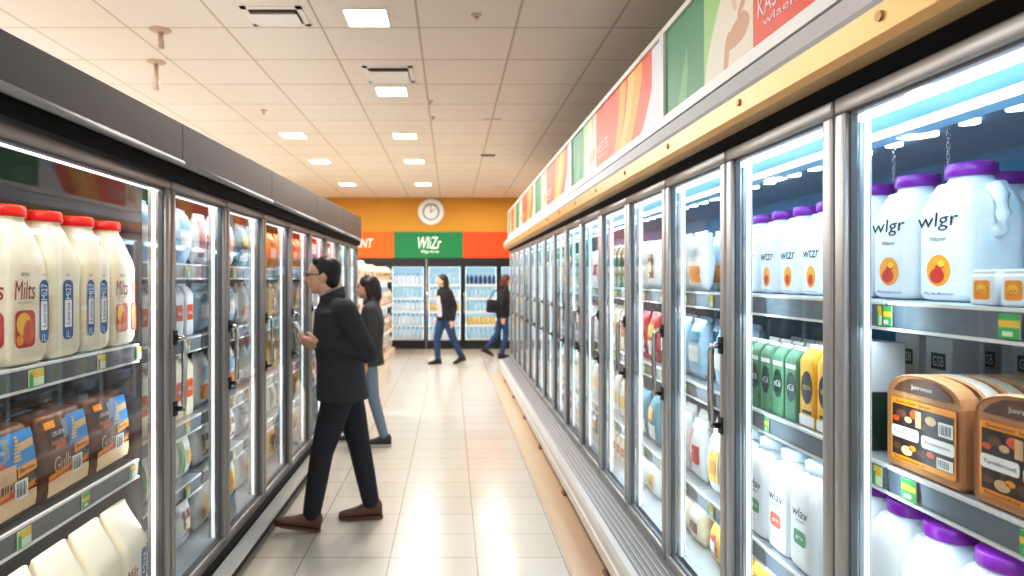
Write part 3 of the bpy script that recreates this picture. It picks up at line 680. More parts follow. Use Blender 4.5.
def make_breadpack(v):
    r=empty('bread_pack'); w=.275; d=.16; H=.275
    b=MB()
    # tapered soft pack : front profile bulges low
    rings=[]
    for z,sw,sd in ((0,.84,.8),(.012,.93,.93),(.045,1.0,1.0),(.10,1.02,1.02),(.17,.99,.97),(.23,.94,.86),(.262,.90,.74),(.275,.86,.62)):
        rings.append(sq_ring(w*sw,d*sd,z,7,32))
    b.loft(rings,P_brown); b.build('pack',r)
    # wrap print follows the front bulge
    b=MB()
    prof=[(0,.8),(.012,.93),(.045,1.0),(.10,1.02),(.17,.97),(.23,.86),(.262,.74)]
    def yf(z):
        for (z0,s0),(z1,s1) in zip(prof,prof[1:]):
            if z<=z1: t=(z-z0)/(z1-z0); return -d/2*(s0+(s1-s0)*t)
        return -d/2*.74
    def quad(a0,a1,z0,z1,m,off,n=5,sl=0.0):
        for k in range(n):
            za=z0+(z1-z0)*k/n; zb=z0+(z1-z0)*(k+1)/n
            b.poly([(a0,yf(za)-off,za+sl*0),(a1,yf(za+sl)-off,za+sl),(a1,yf(zb+sl)-off,zb+sl),(a0,yf(zb)-off,zb)],m)
    def txt(s,a,z,wd,ht,m,off):
        vs,fs=text_geom(s)
        b.geom([(a+x*wd+y*ht*.1,yf(z+y*ht)-off,z+y*ht) for x,y in vs],fs,m)
    W2=w*.45
    quad(-W2,W2,.02,.075,P_bread,.0012,6,.0); quad(-W2,W2,.07,.088,P_orr,.0016,3,.012); quad(-W2,-W2*.1,.075,.09,P_orange,.002,2,.01)
    if v==0: quad(-W2*1.0,W2,.15,.26,P_sky,.0012,5); quad(-W2*.6,W2*.2,.12,.17,P_wheat,.002,3)
    else: quad(W2*.05,W2,.16,.26,P_sky,.0012,5)
    # wheat ear
    for k in range(7):
        z=.175+.011*k; quad(W2*.28-.018+.003*k,W2*.28+.018-.001*k,z,z+.008,P_wheat,.0022+.0002*k,1)
    quad(W2*.25,W2*1.0,.125,.155,P_orange,.0022,3,.008); txt('Barrine',W2*.62,.145,.07,.012,P_ink,.003)
    quad(W2*.1,W2*.62,.062,.118,P_white,.0026,3); 
    quad(-W2*.98,-W2*.5,.235,.258,P_orange,.0016,2); quad(-W2*.2,W2*.04,.19,.25,P_grey,.0014,3,.004); quad(-W2*.6,-W2*.15,.165,.18,P_orr,.0016,2,.004)
    quad(W2*.35,W2*.95,.20,.225,P_wheat,.0018,2,.006); quad(W2*.66,W2*.98,.088,.118,P_dkbrown,.0018,2); txt('Groin',W2*.82,.104,.03,.010,P_wheat,.003)
    quad(-W2*.2,W2*.08,.092,.10,P_coral,.0019,1,.003); quad(W2*.3,W2*.9,.078,.092,P_orange,.002,2,.008)
    for k in range(9):
        xx=W2*.18+k*.0054; quad(xx,xx+(.0015 if k%3 else .0032),.070,.112,P_ink,.0032,2)
    txt('Gulh',-W2*.35,.115,.10,.05,P_wheat,.0028); txt('CRUEN',-W2*.45,.215,.07,.014,P_white,.0028); txt('baoder',-W2*.45,.19,.08,.016,P_wheat,.0028)
    b.build('label',r,None,False)
    return Proto(r)

def make_carton(m,style,w=.082,d=.075,H=.25):
    r=empty('drink_carton')
    b=MB(); b.loft([sq_ring(w*.97,d*.97,0,14),sq_ring(w,d,.004,16),sq_ring(w,d,H*.80,16),sq_ring(w*.96,d*.8,H*.86,14),sq_ring(w*.94,d*.5,H*.93,12),sq_ring(w*.93,d*.3,H*.95,10)],m)
    b.build('carton',r)
    b=MB(); b.loft([sq_ring(w*.93,d*.3,H*.948,10),sq_ring(w*.92,d*.12,H*.965,9),sq_ring(w*.92,d*.1,H,9)],P_white if style!='plain' else m); b.build('gable_fin',r)
    b=MB(); F=FRONT(b,-d/2)
    if style=='green': F.disc(0,H*.45,w*.36,P_dgreen,.001,H*.2); F.text('riC6l',0,H*.45,w*.5,H*.09,P_white,.0015); F.rect(-w*.4,w*.4,H*.70,H*.76,P_white,.001)
    elif style=='yellow': F.disc(0,H*.48,w*.36,P_ink,.001,H*.2); F.text('IBSN',0,H*.48,w*.5,H*.06,P_yel,.0015); F.rect(-w*.49,w*.49,.003,H*.14,P_white,.001); F.rect(-w*.3,w*.3,H*.16,H*.2,P_ink,.001)
    else: F.rrect(-w*.36,w*.36,H*.3,H*.6,w*.1,P_orr,.001); F.text('nlas',0,H*.45,w*.5,H*.08,P_white,.0015)
    b.build('label',r,None,False)
    return Proto(r)

def make_tray(side_m=None):
    r=empty('brown_tray_pack'); w=.255; H=.245; hs=.185; d=.045
    def outline(s=1.0,oz=0):
        pts=[(-w/2+.012,0),(w/2-.012,0),(w/2,.012),(w/2,hs)]
        for k in range(1,10):
            t=PI*k/10; pts.append((w/2*math.cos(t)*(.98), hs+(H-hs)*math.sin(t)**.75))
        pts+=[(-w/2,hs),(-w/2,.012)]
        return [(x*s,(z-H/2)*s+H/2+oz) for x,z in pts]
    b=MB(); O=outline(); I=outline(.955)
    rings=[[(x,-d/2+.004,z) for x,z in I],[(x,-d/2,z) for x,z in outline(.97)],[(x,-d/2+.006,z) for x,z in O],[(x,d/2-.006,z) for x,z in O],[(x,d/2,z) for x,z in I]]
    b.loft(rings[:3],P_kraft,None,False,True,False); b.loft(rings[2:4],side_m or P_kraft,None,False,False,False); b.loft(rings[3:],P_kraft,None,False,False,True); b.build('sleeve',r)
    b=MB(); F=FRONT(b,-d/2)
    F.poly([(-.10,.195),(.10,.195),(.08,.215),(.045,.230),(0,.235),(-.045,.230),(-.08,.215)],P_brown,.001)
    F.text('Junrsmeo',0,.211,.07,.014,P_white,.0016)
    F.rrect(-.108,.108,.02,.178,.006,P_orange,.001); F.rect(-.102,.102,.034,.162,P_dkbrown,.0014)
    for (a,c,rr,mm) in ((-.07,.14,.018,P_brown),(-.02,.145,.02,P_orr),(.03,.14,.018,P_wheat),(-.088,.125,.012,P_orr),(-.045,.128,.013,P_wheat),(.008,.122,.012,P_brown),(.03,.06,.013,P_coral),(-.085,.055,.014,P_brown),(-.03,.06,.012,P_orange),(-.05,.05,.02,P_wheat),(.0,.055,.016,P_brown),(.06,.05,.014,P_orr)): F.disc(a,c,rr,mm,.0017,rr*.6)
    F.rrect(-.104,-.008,.078,.108,.008,P_white,.002); F.rrect(.0,.104,.072,.102,.008,P_white,.002); F.rect(.055,.1,.112,.145,P_white,.002); F.rect(.05,.1,.036,.062,P_white,.002); F.rect(-.02,.0,.115,.155,P_wheat,.002)
    F.text('Tarmlnrsuel',-.056,.093,.08,.009,P_brown,.0026); F.text('Beansiosmsry',.052,.087,.08,.009,P_brown,.0026)
    F.text('Sumolet Snor',-.03,.170,.12,.008,P_brown,.002); F.text('Smanldlds lr',-.04,.027,.11,.007,P_brown,.002)
    for k in range(6): F.rect(.06+.006*k,.062+.006*k+(.001 if k%2 else 0),.117,.14,P_ink,.0026); F.rect(.055+.006*k,.057+.006*k,.04,.058,P_ink,.0026)
    b.build('label',r,None,False)
    return Proto(r)

def make_bag(cols, style=0, w=.17, d=.09, H=.25):
    """pillow bag with crimped seams"""
    base,acc,acc2=cols
    r=empty('snack_bag'); b=MB(); n=20; rings=[]
    ks=[(0,.86,.12),(.03,.88,.14),(.035,.9,.3),(.12,.99,.8),(.3,1.0,1.0),(.5,1.0,1.03),(.7,1.0,.92),(.86,.96,.6),(.93,.9,.24),(.95,.9,.12),(1.0,.9,.10)]
    for t,sw,sd in ks:
        ring=[]
        for p in sq_ring(w*sw,d*sd,t*H,2.8 if .05<t<.93 else 5,n):
            j=random.uniform(-.0025,.0025); ring.append((p[0]+j,p[1]+j*1.5,p[2]+(random.uniform(-.003,.003) if t>0 else 0)))
        rings.append(ring)
    b.loft(rings,base); b.build('bag',r)
    b=MB()
    def yf(t):
        for (t0,_,s0),(t1,_,s1) in zip(ks,ks[1:]):
            if t<=t1: q=(t-t0)/(t1-t0); return -d/2*(s0+(s1-s0)*q)
        return 0
    def patch(a0,a1,t0,t1,m,off,nn=4):
        xs=[a0+(a1-a0)*i/4 for i in range(5)]
        for k in range(nn):
            ta=t0+(t1-t0)*k/nn; tb=t0+(t1-t0)*(k+1)/nn
            for i in range(4):
                q=[]
                for x,t in ((xs[i],ta),(xs[i+1],ta),(xs[i+1],tb),(xs[i],tb)):
                    u=min(.98,abs(2*x/w)); c=(1-u**2.8)**(1/2.8)
                    q.append((x,yf(t)*c-off,t*H))
                b.geom(q,[(0,1,2,3)],m,None,True)
    if style==0: patch(-w*.36,w*.36,.30,.56,acc,.003); patch(-w*.36,w*.36,.62,.80,acc2,.003)
    elif style==1: patch(-w*.4,w*.4,.14,.42,acc,.003); patch(-w*.25,w*.25,.5,.75,acc2,.0035)
    elif style==2: patch(-w*.26,w*.26,.22,.72,acc,.003); patch(-w*.16,w*.16,.34,.56,acc2,.005)
    else: patch(-w*.42,-w*.14,.15,.85,acc,.003); patch(w*.0,w*.4,.3,.6,acc2,.003)
    b.build('label',r,None,False)
    return Proto(r)

def make_bottle(m,capm,lab,w=.075,H=.24):
    r=empty('drink_bottle'); b=MB(); R=w/2
    b.lathe([(R*.8,0),(R,.008),(R,H*.3),(R*.95,H*.34),(R,H*.38),(R,H*.62),(R*.8,H*.74),(R*.36,H*.88),(R*.34,H*.93)],m,16); b.build('bottle',r)
    b=MB(); b.lathe([(.001,H*.92),(R*.42,H*.92),(R*.42,H),(.001,H)],capm,14); b.build('cap',r)
    b=MB(); b.lathe([(R*1.01,H*.38),(R*1.02,H*.39),(R*1.02,H*.6),(R*1.01,H*.61)],lab,16); b.build('label',r)
    return Proto(r)
def make_tub(m,lidm,lab):
    r=empty('food_tub'); b=MB(); b.lathe([(.045,0),(.05,.004),(.06,.09),(.062,.095)],m,20); b.build('tub',r)
    b=MB(); b.lathe([(.001,.094),(.065,.094),(.066,.106),(.06,.110),(.001,.110)],lidm,20); b.build('lid',r)
    b=MB(); b.lathe([(.0515,.02),(.0585,.075)],lab,20); b.build('label',r,None,False)
    return Proto(r)
def make_smallpack():
    r=empty('small_dairy_pack'); b=MB(); b.bbox(-.03,.03,-.035,.035,0,.07,P_milk,.008); b.build('pack',r)
    b=MB(); F=FRONT(b,-.035); F.rrect(-.017,.019,.014,.055,.006,P_orange,.001); F.disc(0,.036,.011,P_yel,.0014); F.text('or',.0,.03,.016,.012,P_orr,.0018); S=Face(b,(.03,0,0),(0,1,0),(0,0,1),(1,0,0)); S.rrect(-.02,.02,.014,.055,.006,P_orange,.001); S.rect(-.01,.012,.025,.045,P_white,.0014); b.build('label',r,None,False)
    b=MB(); b.bbox(-.026,.026,-.03,.03,.068,.078,P_white,.003); b.build('lid',r)
    return Proto(r)
def make_darktub():
    r=empty('white_carton'); b=MB(); b.bbox(-.055,.055,-.05,.05,0,.16,P_dgreen,.004); b.bbox(-.055,.055,-.05,.05,.161,.30,P_milk,.004); b.build('carton',r)
    b=MB(); F=FRONT(b,-.05); F.rect(-.03,.03,.2,.25,P_ink,.001); F.text('GSB',0,.225,.045,.03,P_milk,.0015)
    for (xx,zz) in ((-.03,.05),(0,.09),(.03,.04),(-.02,.12),(.02,.13)): F.disc(xx,zz,.012,P_gr,.001)
    b.build('label',r,None,False)
    return Proto(r)

# ------------------------------------------------------------------ near left bay
for st,y,l in (('both',1.955,'red-capped cream milk jug at far left with red print and blue strip'),('blue',2.14,'red-capped cream milk jug with one blue strip, second from left'),('blue2',2.33,'red-capped cream milk jug with two blue strips, third from left'),('red2',2.522,'red-capped cream milk jug with red script facing aisle, rightmost of row')):
    make_redjug(st).place((-1.352,y,1.342),PI/2,l,'jug','red-capped jugs on the upper left shelf')
pj=make_redjug('plain')
for k,(x,y) in enumerate(((-1.60,2.30),(-1.60,2.50))): pj.place((x,y,1.342),PI/2,f'red-capped cream milk jug in the back row, {["nearer","farther"][k]} of two hidden jugs','jug','red-capped jugs on the upper left shelf')
bp0=make_breadpack(0); bp1=make_breadpack(1)
for k,(p,y,l) in enumerate(((bp0,1.89,'bread pack with large blue print at the left edge of shelf'),(bp1,2.18,'brown bread pack with barcode, middle of the front three'),(bp1,2.465,'brown bread pack with barcode, rightmost of the front three'))):
    p.place((-1.362,y,.883),PI/2+.04,l,'bread pack','brown bread packs on the left middle shelf')
for row in (1,2):
    for k,y in enumerate((1.88,2.17,2.46)):
        bp1.place((-1.362-.175*row,y,.883),PI/2,f'brown bread pack in {["","second","third"][row]} row, {["behind the blue-print pack","behind the middle pack","behind the rightmost pack"][k]}','bread pack','brown bread packs on the left middle shelf')
for k,(st,y,l) in enumerate((('ink',1.71,'cream gable carton mostly cut off at lower left corner'),('ink',1.91,'cream gable carton on bottom left deck, second from left'),('ink',2.11,'cream gable carton with dark script, third along the bottom deck'),('blue',2.31,'cream gable carton with single blue strip, second from right'),('red',2.51,'cream gable carton with red script and blue strip, rightmost on deck'))):
    make_gable(st).place((-1.305,y,.302),PI/2,l,'carton','cream cartons on the bottom left deck')

# ------------------------------------------------------------------ near right bays
jw=make_jug(P_purple,'wlgr'); 
for x,y,l in ((1.36,1.70,'largest purple-capped white jug with orange disc, nearest camera'),(1.365,1.90,'purple-capped white jug with orange disc left of the largest jug'),(1.37,2.10,'purple-capped white jug partly behind the lit door post')):
    jw.place((x,y,1.542),-PI/2,l,'jug','purple-capped jugs on the top right shelf')
for k,(x,y) in enumerate(((1.58,1.86),(1.58,2.06),(1.8,2.04),(1.8,1.84))): jw.place((x,y,1.542),-PI/2,['purple-capped white jug behind and right of the largest jug','purple-capped white jug behind the gap of the front two jugs','purple-capped white jug at far back by right picture edge','purple-capped white jug at far back of shelf behind the largest'][k],'jug','purple-capped jugs on the top right shelf')
jw2=make_jug(P_purple,'wlgr2',.155,.16,.335,False)
for k,y in enumerate((2.33,2.49,2.655,2.82)): jw2.place((1.37,y,1.542),-PI/2,f'smaller purple-capped jug on top shelf of second door, {ORD[k+1]} from right','jug','purple-capped jugs behind the second right door')
sp=make_smallpack()
for k,(x,y) in enumerate(((1.185,1.415),(1.185,1.335),(1.185,1.255))): sp.place((x,y,1.542),-PI/2+.15,['small white and orange dairy pack beside the largest jug','small white and orange dairy pack, second from the largest jug','small white and orange dairy pack cut by the right picture edge'][k],'dairy pack','small packs on the top right shelf')
tr=make_tray(); tr2=make_tray(M('pale film',232,222,206,0.35,0.08,30))
for row in range(9):
    for k,y in enumerate((1.57,1.29)):
        (tr if row==0 else tr2).place((1.16+.055*row,y,1.122),-PI/2,(f'brown arched tray pack, front of the {["left","right"][k]} stack on right shelf' if row==0 else f'brown arched tray pack, {ORD[row+1]} from front in the {["left","right"][k]} stack'),'tray pack','brown tray packs on the middle right shelf')
dt=make_darktub()
for k,(x,y) in enumerate(((1.22,1.87),(1.75,1.78),(1.75,1.92),(1.75,2.06),(1.75,2.2),(1.75,2.34),(1.55,2.0),(1.55,2.14))): dt.place((x,y,1.122),-PI/2,'white and dark green carton '+['directly left of the brown tray packs','at back, nearest the right picture edge','at back, second from right','at back, third from right','at back, fourth from right','at back, fifth from right','in middle row, right one','in middle row, left one'][k],'carton','white and green cartons behind the trays')
jwl=make_jug(P_purple,'plain',.165,.165,.35,False)
for k,(x,y) in enumerate(((1.294,1.96),(1.267,1.79),(1.245,1.62),(1.24,1.45))): jwl.place((x,y,.642),-PI/2,['purple-capped jug on lowest right shelf beside the lit post','purple-capped jug on lowest right shelf, second from the lit post','purple-capped jug on lowest right shelf under the left trays','purple-capped jug on lowest right shelf at bottom right corner'][k],'jug','purple-capped jugs on the lower right shelf')
for k,(x,y) in enumerate(((1.5,1.9),(1.5,1.72),(1.5,1.54))): jwl.place((x,y,.642),-PI/2,f'purple-capped jug in the rear row of lowest right shelf, {ORD[k+1]} from left','jug','purple-capped jugs on the lower right shelf')
gc=make_carton(P_green,'green'); yc=make_carton(P_yellow,'yellow',.09,.08,.265)
for row in range(3):
    for k in range(5):
        gc.place((1.185+.085*row,2.195+.088*k,1.122),-PI/2,f'pale green drink carton, {ORD[k+1]} left of yellow carton, {["front","second","third"][row]} row','carton','green cartons behind the second right door')
for k,y in enumerate((2.10,2.0)): yc.place((1.19,y,1.122),-PI/2,f'yellow drink carton with black disc, {["next to the green cartons","nearest the door post"][k]}','carton','yellow cartons behind the second right door')
jg=make_jug(P_clearcap,'g',.15,.155,.36,False); jc=make_jug(P_clearcap,'c',.15,.155,.36,False)
for k in range(4): (jg,jc)[k%2].place((1.22,2.13+.158*k,.642),-PI/2,f'frosted-cap white jug with {("green","coral")[k%2]} label, {ORD[k+1]} from the right post','jug','white jugs on the lower shelf behind the second right door')
for k in range(3): jg.place((1.40,2.2+.158*k,.642),-PI/2,f'frosted-cap white jug in rear row, {ORD[k+1]} from the right post','jug','white jugs on the lower shelf behind the second right door')
# chains
def chain(x,y,z0,z1,label):
    b=MB(); n=int((z1-z0)/.016)
    for k in range(n):
        zc=z1-.008-k*.016; T=Matrix.Translation((x,y,zc))@Matrix.Rotation(PI/2*(k%2)+.4,4,'Z')
        pts=[(0.0045*math.cos(2*PI*q/10),0,0.011*math.sin(2*PI*q/10)) for q in range(11)]
        b.tube(pts,.0014,M_chrome,6,T)
    o=b.build('hanging_chain',None,(x,y,z1)); tag(o,label,'chain','thin chains hanging from the cooler canopy')
chain(1.5,1.96,1.83,2.058,'thin metal chain hanging above the largest purple-capped jug')
chain(1.5,2.2,1.83,2.058,'thin metal chain hanging left of the second purple-capped jug')

# ------------------------------------------------------------------ filling the other bays
def c3(a,b_,c): return (a,b_,c)
B_white=M('bag white',238,238,236,0.35); B_blue=M('bag pale blue',178,208,228,0.35,0.1); B_orange=M('bag orange',240,150,50,0.35,0.15,25); B_red=M('bag red',200,50,48,0.35,0.15,25); B_yellow=M('bag yellow',246,200,70,0.35,0.15,25); B_cream=M('bag cream',240,222,190,0.4,0.1,25); B_brown=M('bag brown',150,104,70,0.45,0.2,30); B_dark=M('bag dark',44,46,58,0.4,0.15); B_greenb=M('bag green',104,152,96,0.4,0.15); B_teal=M('bag teal',70,140,160,0.4,0.12); B_pink=M('bag pink',226,150,150,0.4,0.1); B_clear=M('bottle pale blue',190,222,238,0.25,0.05); B_navy=M('bottle navy',36,66,116,0.35)
BAGS=[('white and orange snack bag',make_bag((B_white,B_orange,B_blue),1)),('pale blue snack bag',make_bag((B_blue,B_white,B_teal),0)),('white and yellow snack bag',make_bag((B_white,B_yellow,B_orange),2)),('orange snack bag',make_bag((B_orange,B_white,B_brown),0)),('red snack bag',make_bag((B_red,B_white,B_yellow),1)),('yellow snack bag',make_bag((B_yellow,B_red,B_white),2)),('cream bread bag',make_bag((B_cream,B_brown,B_white),0)),('pink and white bag',make_bag((B_white,B_pink,B_red),3)),('white and green bag',make_bag((B_white,B_greenb,B_yellow),3)),('dark snack bag',make_bag((B_dark,B_orange,B_white),0)),('white and brown bag',make_bag((B_white,B_brown,B_cream),2)),('teal snack bag',make_bag((B_teal,B_white,B_yellow),1))]
BOT=[('pale blue bottle',make_bottle(B_clear,P_white,P_blue)),('white milk bottle',make_bottle(P_milk,P_redcap,P_white)),('orange juice bottle',make_bottle(B_orange,P_white,B_yellow)),('navy drink bottle',make_bottle(B_navy,P_white,P_white)),('cream milk bottle',make_bottle(P_cream,P_clearcap,B_orange))]
CART=[('white drink carton',make_carton(P_milk,'x',.10,.09,.25)),('cream drink carton',make_carton(P_cream,'x',.10,.09,.25)),('yellow drink carton',yc),('pale green drink carton',gc)]
DIM={}
def fill(side,bay,ord_,si,shelf_name,z,gap,xf,kind,idx,rows,count_txt):
    s=1 if side=='right' else -1; y0,y1=bay
    name,p=(BAGS,BOT,CART)[kind][idx]
    w=(.175,.083,.105)[kind]; d=(.09,.08,.095)[kind]; H=(.25,.24,.25)[kind]
    if idx==2 and kind==2: H=.265
    sc=min(1.15,(gap-.03)/H) if kind==0 else min(1.2,(gap-.03)/H)
    avail=(y1-y0)-.05; n=max(1,int(avail/(w*1.0))); n=min(n,4 if kind==0 else 6); pt=avail/n
    for r_ in range(rows):
        for k in range(n):
            y=y0+.03+pt*(k+.5); x=xf+s*(.035+d/2+r_*(d+.015))
            lab=f'{name}, {ORD[k+1]} from near end, {"rear row, " if r_ else ""}{shelf_name} shelf, {ORD[ord_]} {side} door'
            ws=min(1.0,pt/w*.98) if kind==0 else 1.0
            p.place((x,y,z+.003),-s*PI/2+random.uniform(-.06,.06)*(kind==0),lab,('bag','bottle','carton')[kind],f'{name}s behind the {ORD[ord_]} {side} door',(ws,1,sc*random.uniform(.97,1.0)))
rnd=random.Random(11)
# right bays 2.. (index in RB: 0 beside camera,1 first door,2 second door,3 third ...)
plan_R={3:[(0,0),(0,1),(0,2),(0,5)],4:[(0,0),(0,1),(0,7),(0,6)],5:[(0,10),(0,4),(0,11),(0,2)]}
for i in range(3,16):
    z4=[(1.54,.40,'top'),(1.12,.34,'second'),(0.64,.38,'third'),(R_DECK,.22,'bottom')]
    for q,(z,g,nm) in enumerate(z4):
        if i==3 and q==0: 
            # jugs occupy the near part; bags fill the far part
            continue
        if i in plan_R: kd,ix=plan_R[i][q]
        else:
            kd=rnd.choice([0,0,1,2]); ix=rnd.randrange(len((BAGS,BOT,CART)[kd]))
        bay=RB[i]
        if i==3 and q==1: bay=(RB[i][0]+.28,RB[i][1])
        if i==3 and q==2: bay=(RB[i][0]+.42,RB[i][1])
        fill('right',bay,i,q,nm,z,g,R_XF,kd,ix,2 if i<5 else 1,'')
# second right door bottom deck & first bay deck
fill('right',(RB[2][0],RB[2][1]),2,3,'bottom',R_DECK,.24,R_XF,0,6,1,'')
plan_L={1:[(0,1),(2,0),(2,1),(0,8),(0,10)],2:[(0,7),(0,1),(0,0),(0,10),(0,2)],3:[(0,11),(0,0),(1,1),(0,1),(0,2)],4:[(0,3),(0,5),(0,5),(0,8),(0,5)],5:[(0,3),(0,2),(0,8),(0,5),(0,6)]}
for i in range(8):
    for q,(z,g,nm) in enumerate([(1.67,.30,'top'),(1.32,.29,'second'),(.93,.33,'third'),(.63,.25,'fourth'),(L_DECK,.28,'bottom')]):
        if i+1 in plan_L: kd,ix=plan_L[i+1][q]
        else: kd=rnd.choice([0,0,0,1]); ix=rnd.randrange(len((BAGS,BOT,CART)[kd]))
        fill('left',LB[i],i+2,q,nm,z,g,L_XF,kd,ix,2 if i<1 else 1,'')

# ------------------------------------------------------------------ bread shelving (gondola)
M_gond=mat('cream shelving steel',srgb(228,214,196),0.45,0.1,noise=0.03)
GY0,GY1=8.15,14.2
org=(-1.5,(GY0+GY1)/2,0); r=empty('shelving_unit',org); tag(r,'cream open shelving unit stacked with bread bags beyond left coolers','shelving')
b=MB(); b.box(-1.72,-1.75,GY0,GY1,0,1.7,M_gond); b.build('back_panel',r,org)
b=MB(); b.box(-1.22,-1.72,GY0,GY1,0,0.12,M_gond); b.build('base',r,org)
for z in (.55,1.08,1.58):
    b=MB(); b.box(-1.25,-1.72,GY0,GY1,z-.03,z,M_gond); b.box(-1.235,-1.25,GY0,GY1,z-.045,z+.012,M_white); b.build('shelf',r,org)
for y in (GY0,GY1-.03):
    b=MB(); b.box(-1.7,-1.74,y,y+.04,0,1.75,M_gond); b.build('upright',r,org)
breads=[('cream bread bag',BAGS[6][1]),('white and brown bag',BAGS[10][1]),('white and orange bag',BAGS[0][1]),('pink and white bag',BAGS[7][1])]
zn={.12:'base',.55:'second',1.08:'third',1.58:'top'}
for z in (.12,.55,1.08,1.58):
    n=22
    for k in range(n):
        y=GY0+.16+k*(GY1-GY0-.3)/(n-1); nm,p=breads[0 if z>1.5 else rnd.choice([0,0,1,1,2,3])]
        p.place((-1.33-.02*rnd.random(),y,z+.002),PI/2+rnd.uniform(-.15,.15),f'{nm} on {zn[z]} level of bread shelving, {ORD[k+1] if k<20 else "number "+["twenty-one","twenty-two"][k-20]} from near end',
                'bag','bread bags on the open shelving',(1.35,1.3,(1.05 if z>1.5 else 1.25)*rnd.uniform(.9,1.02)))
        if z>1.5 and k<10: p.place((-1.49,y+.08,z+.002),PI/2+rnd.uniform(-.2,.2),f'{nm} heaped at back on top of bread shelving, {ORD[k+1]} from near end','bag','bread bags on the open shelving',(1.35,1.3,1.3))

# ------------------------------------------------------------------ rear cooler bottles
def rear_proto(m,capm,w,H):
    b=MB(); R=w/2
    b.lathe([(R*.9,0),(R,.006),(R,H*.62),(R*.4,H*.86),(R*.4,H*.88)],m,10); b.lathe([(.001,H*.87),(R*.5,H*.87),(R*.5,H),(.001,H)],capm,10)
    o=b.build('drink_bottle'); return Proto(o)
RP={'pale blue':rear_proto(B_clear,P_white,.085,.25),'white':rear_proto(P_milk,P_blue,.085,.24),'teal':rear_proto(B_teal,P_white,.085,.25),'yellow':rear_proto(B_yellow,P_white,.085,.22),'navy':rear_proto(B_navy,P_clearcap,.085,.24),'green':rear_proto(B_greenb,P_yellow,.085,.23)}
pal={1:['pale blue','white'],2:['pale blue','white','pale blue','teal'],3:['white','pale blue','yellow'],4:['yellow','white','green','pale blue','navy'],5:['pale blue','white','teal']}
dn={1:'cooler behind bread shelving',2:'cooler under green sign',3:'cooler behind open-jacket shopper',4:'cooler under red-orange sign',5:'rightmost rear cooler'}
for k in range(1,6):
    x0,x1=BX[k],BX[k+1]; n=7
    for q,z in enumerate(B_SH):
        c=rnd.choice(pal[k])
        for j in range(n):
            x=x0+.1+(x1-x0-.2)*j/(n-1)
            RP[c].place((x,15.09,z+.001),0,f'{c} bottle, {ORD[j+1]} from left, {["bottom","second","middle","fourth","top"][q]} shelf, {dn[k]}','bottle','bottles in the rear coolers',(1,1,1.0))

for p_ in PROTOS:
    if not p_.used:
        for ch in list(p_.o.children): bpy.data.objects.remove(ch)
        bpy.data.objects.remove(p_.o)
# ------------------------------------------------------------------ people
SKIN=mat('skin',srgb(232,184,156),0.5,noise=0.03,nscale=12)
SKIN2=mat('fair skin',srgb(226,178,152),0.5,noise=0.03,nscale=12)
def sphere(bm_,c,r3,rot=None,sub=3):
    M4=Matrix.Translation(c)
    if rot is not None: M4=M4@rot
    M4=M4@Matrix.Diagonal((*r3,1)); bmesh.ops.create_icosphere(bm_,subdivisions=sub,radius=1,matrix=M4)
def capsule(bm_,a,b_,ra,rb,sq=(1,1)):
    a=Vector(a); b_=Vector(b_); d=b_-a; L=d.length
    sphere(bm_,a,(ra,ra,ra),None,2); sphere(bm_,b_,(rb,rb,rb),None,2)
    if L>1e-5:
        q=d.to_track_quat('Z','Y').to_matrix().to_4x4()
        bmesh.ops.create_cone(bm_,cap_ends=True,segments=16,radius1=ra,radius2=rb,depth=L,matrix=Matrix.Translation((a+b_)/2)@q)
def chainc(bm_,pts,rs):
    for i in range(len(pts)-1): capsule(bm_,pts[i],pts[i+1],rs[i],rs[i+1])
def rings_solid(bm_,rings,n=20):
    """rings: (center(f,s,z), rf, rs)"""
    prev=None; first=None
    for c,rf,rs in rings:
        vs=[bm_.verts.new((c[0]+rf*math.cos(2*PI*k/n),c[1]+rs*math.sin(2*PI*k/n),c[2])) for k in range(n)]
        if prev:
            for k in range(n): bm_.faces.new((prev[k],prev[(k+1)%n],vs[(k+1)%n],vs[k]))
        else: first=vs
        prev=vs
    bm_.faces.new(list(reversed(first))); bm_.faces.new(prev)
def remesh(name,bm_,m,parent,vox=.009,smooth=4):
    bmesh.ops.recalc_face_normals(bm_,faces=bm_.faces)
    me=bpy.data.meshes.new(name); bm_.to_mesh(me); bm_.free()
    o=bpy.data.objects.new(name,me); COL.objects.link(o)
    md=o.modifiers.new('r','REMESH'); md.mode='VOXEL'; md.voxel_size=vox
    if smooth: sm=o.modifiers.new('s','SMOOTH'); sm.iterations=smooth; sm.factor=.5
    dg=bpy.context.evaluated_depsgraph_get(); dg.update()
    me2=bpy.data.meshes.new_from_object(o.evaluated_get(dg)); o.modifiers.clear(); o.data=me2; bpy.data.meshes.remove(me)
    me2.name=name; me2.materials.clear(); me2.materials.append(m)
    me2.polygons.foreach_set('use_smooth',[True]*len(me2.polygons)); me2.update()
    o.parent=parent
    return o
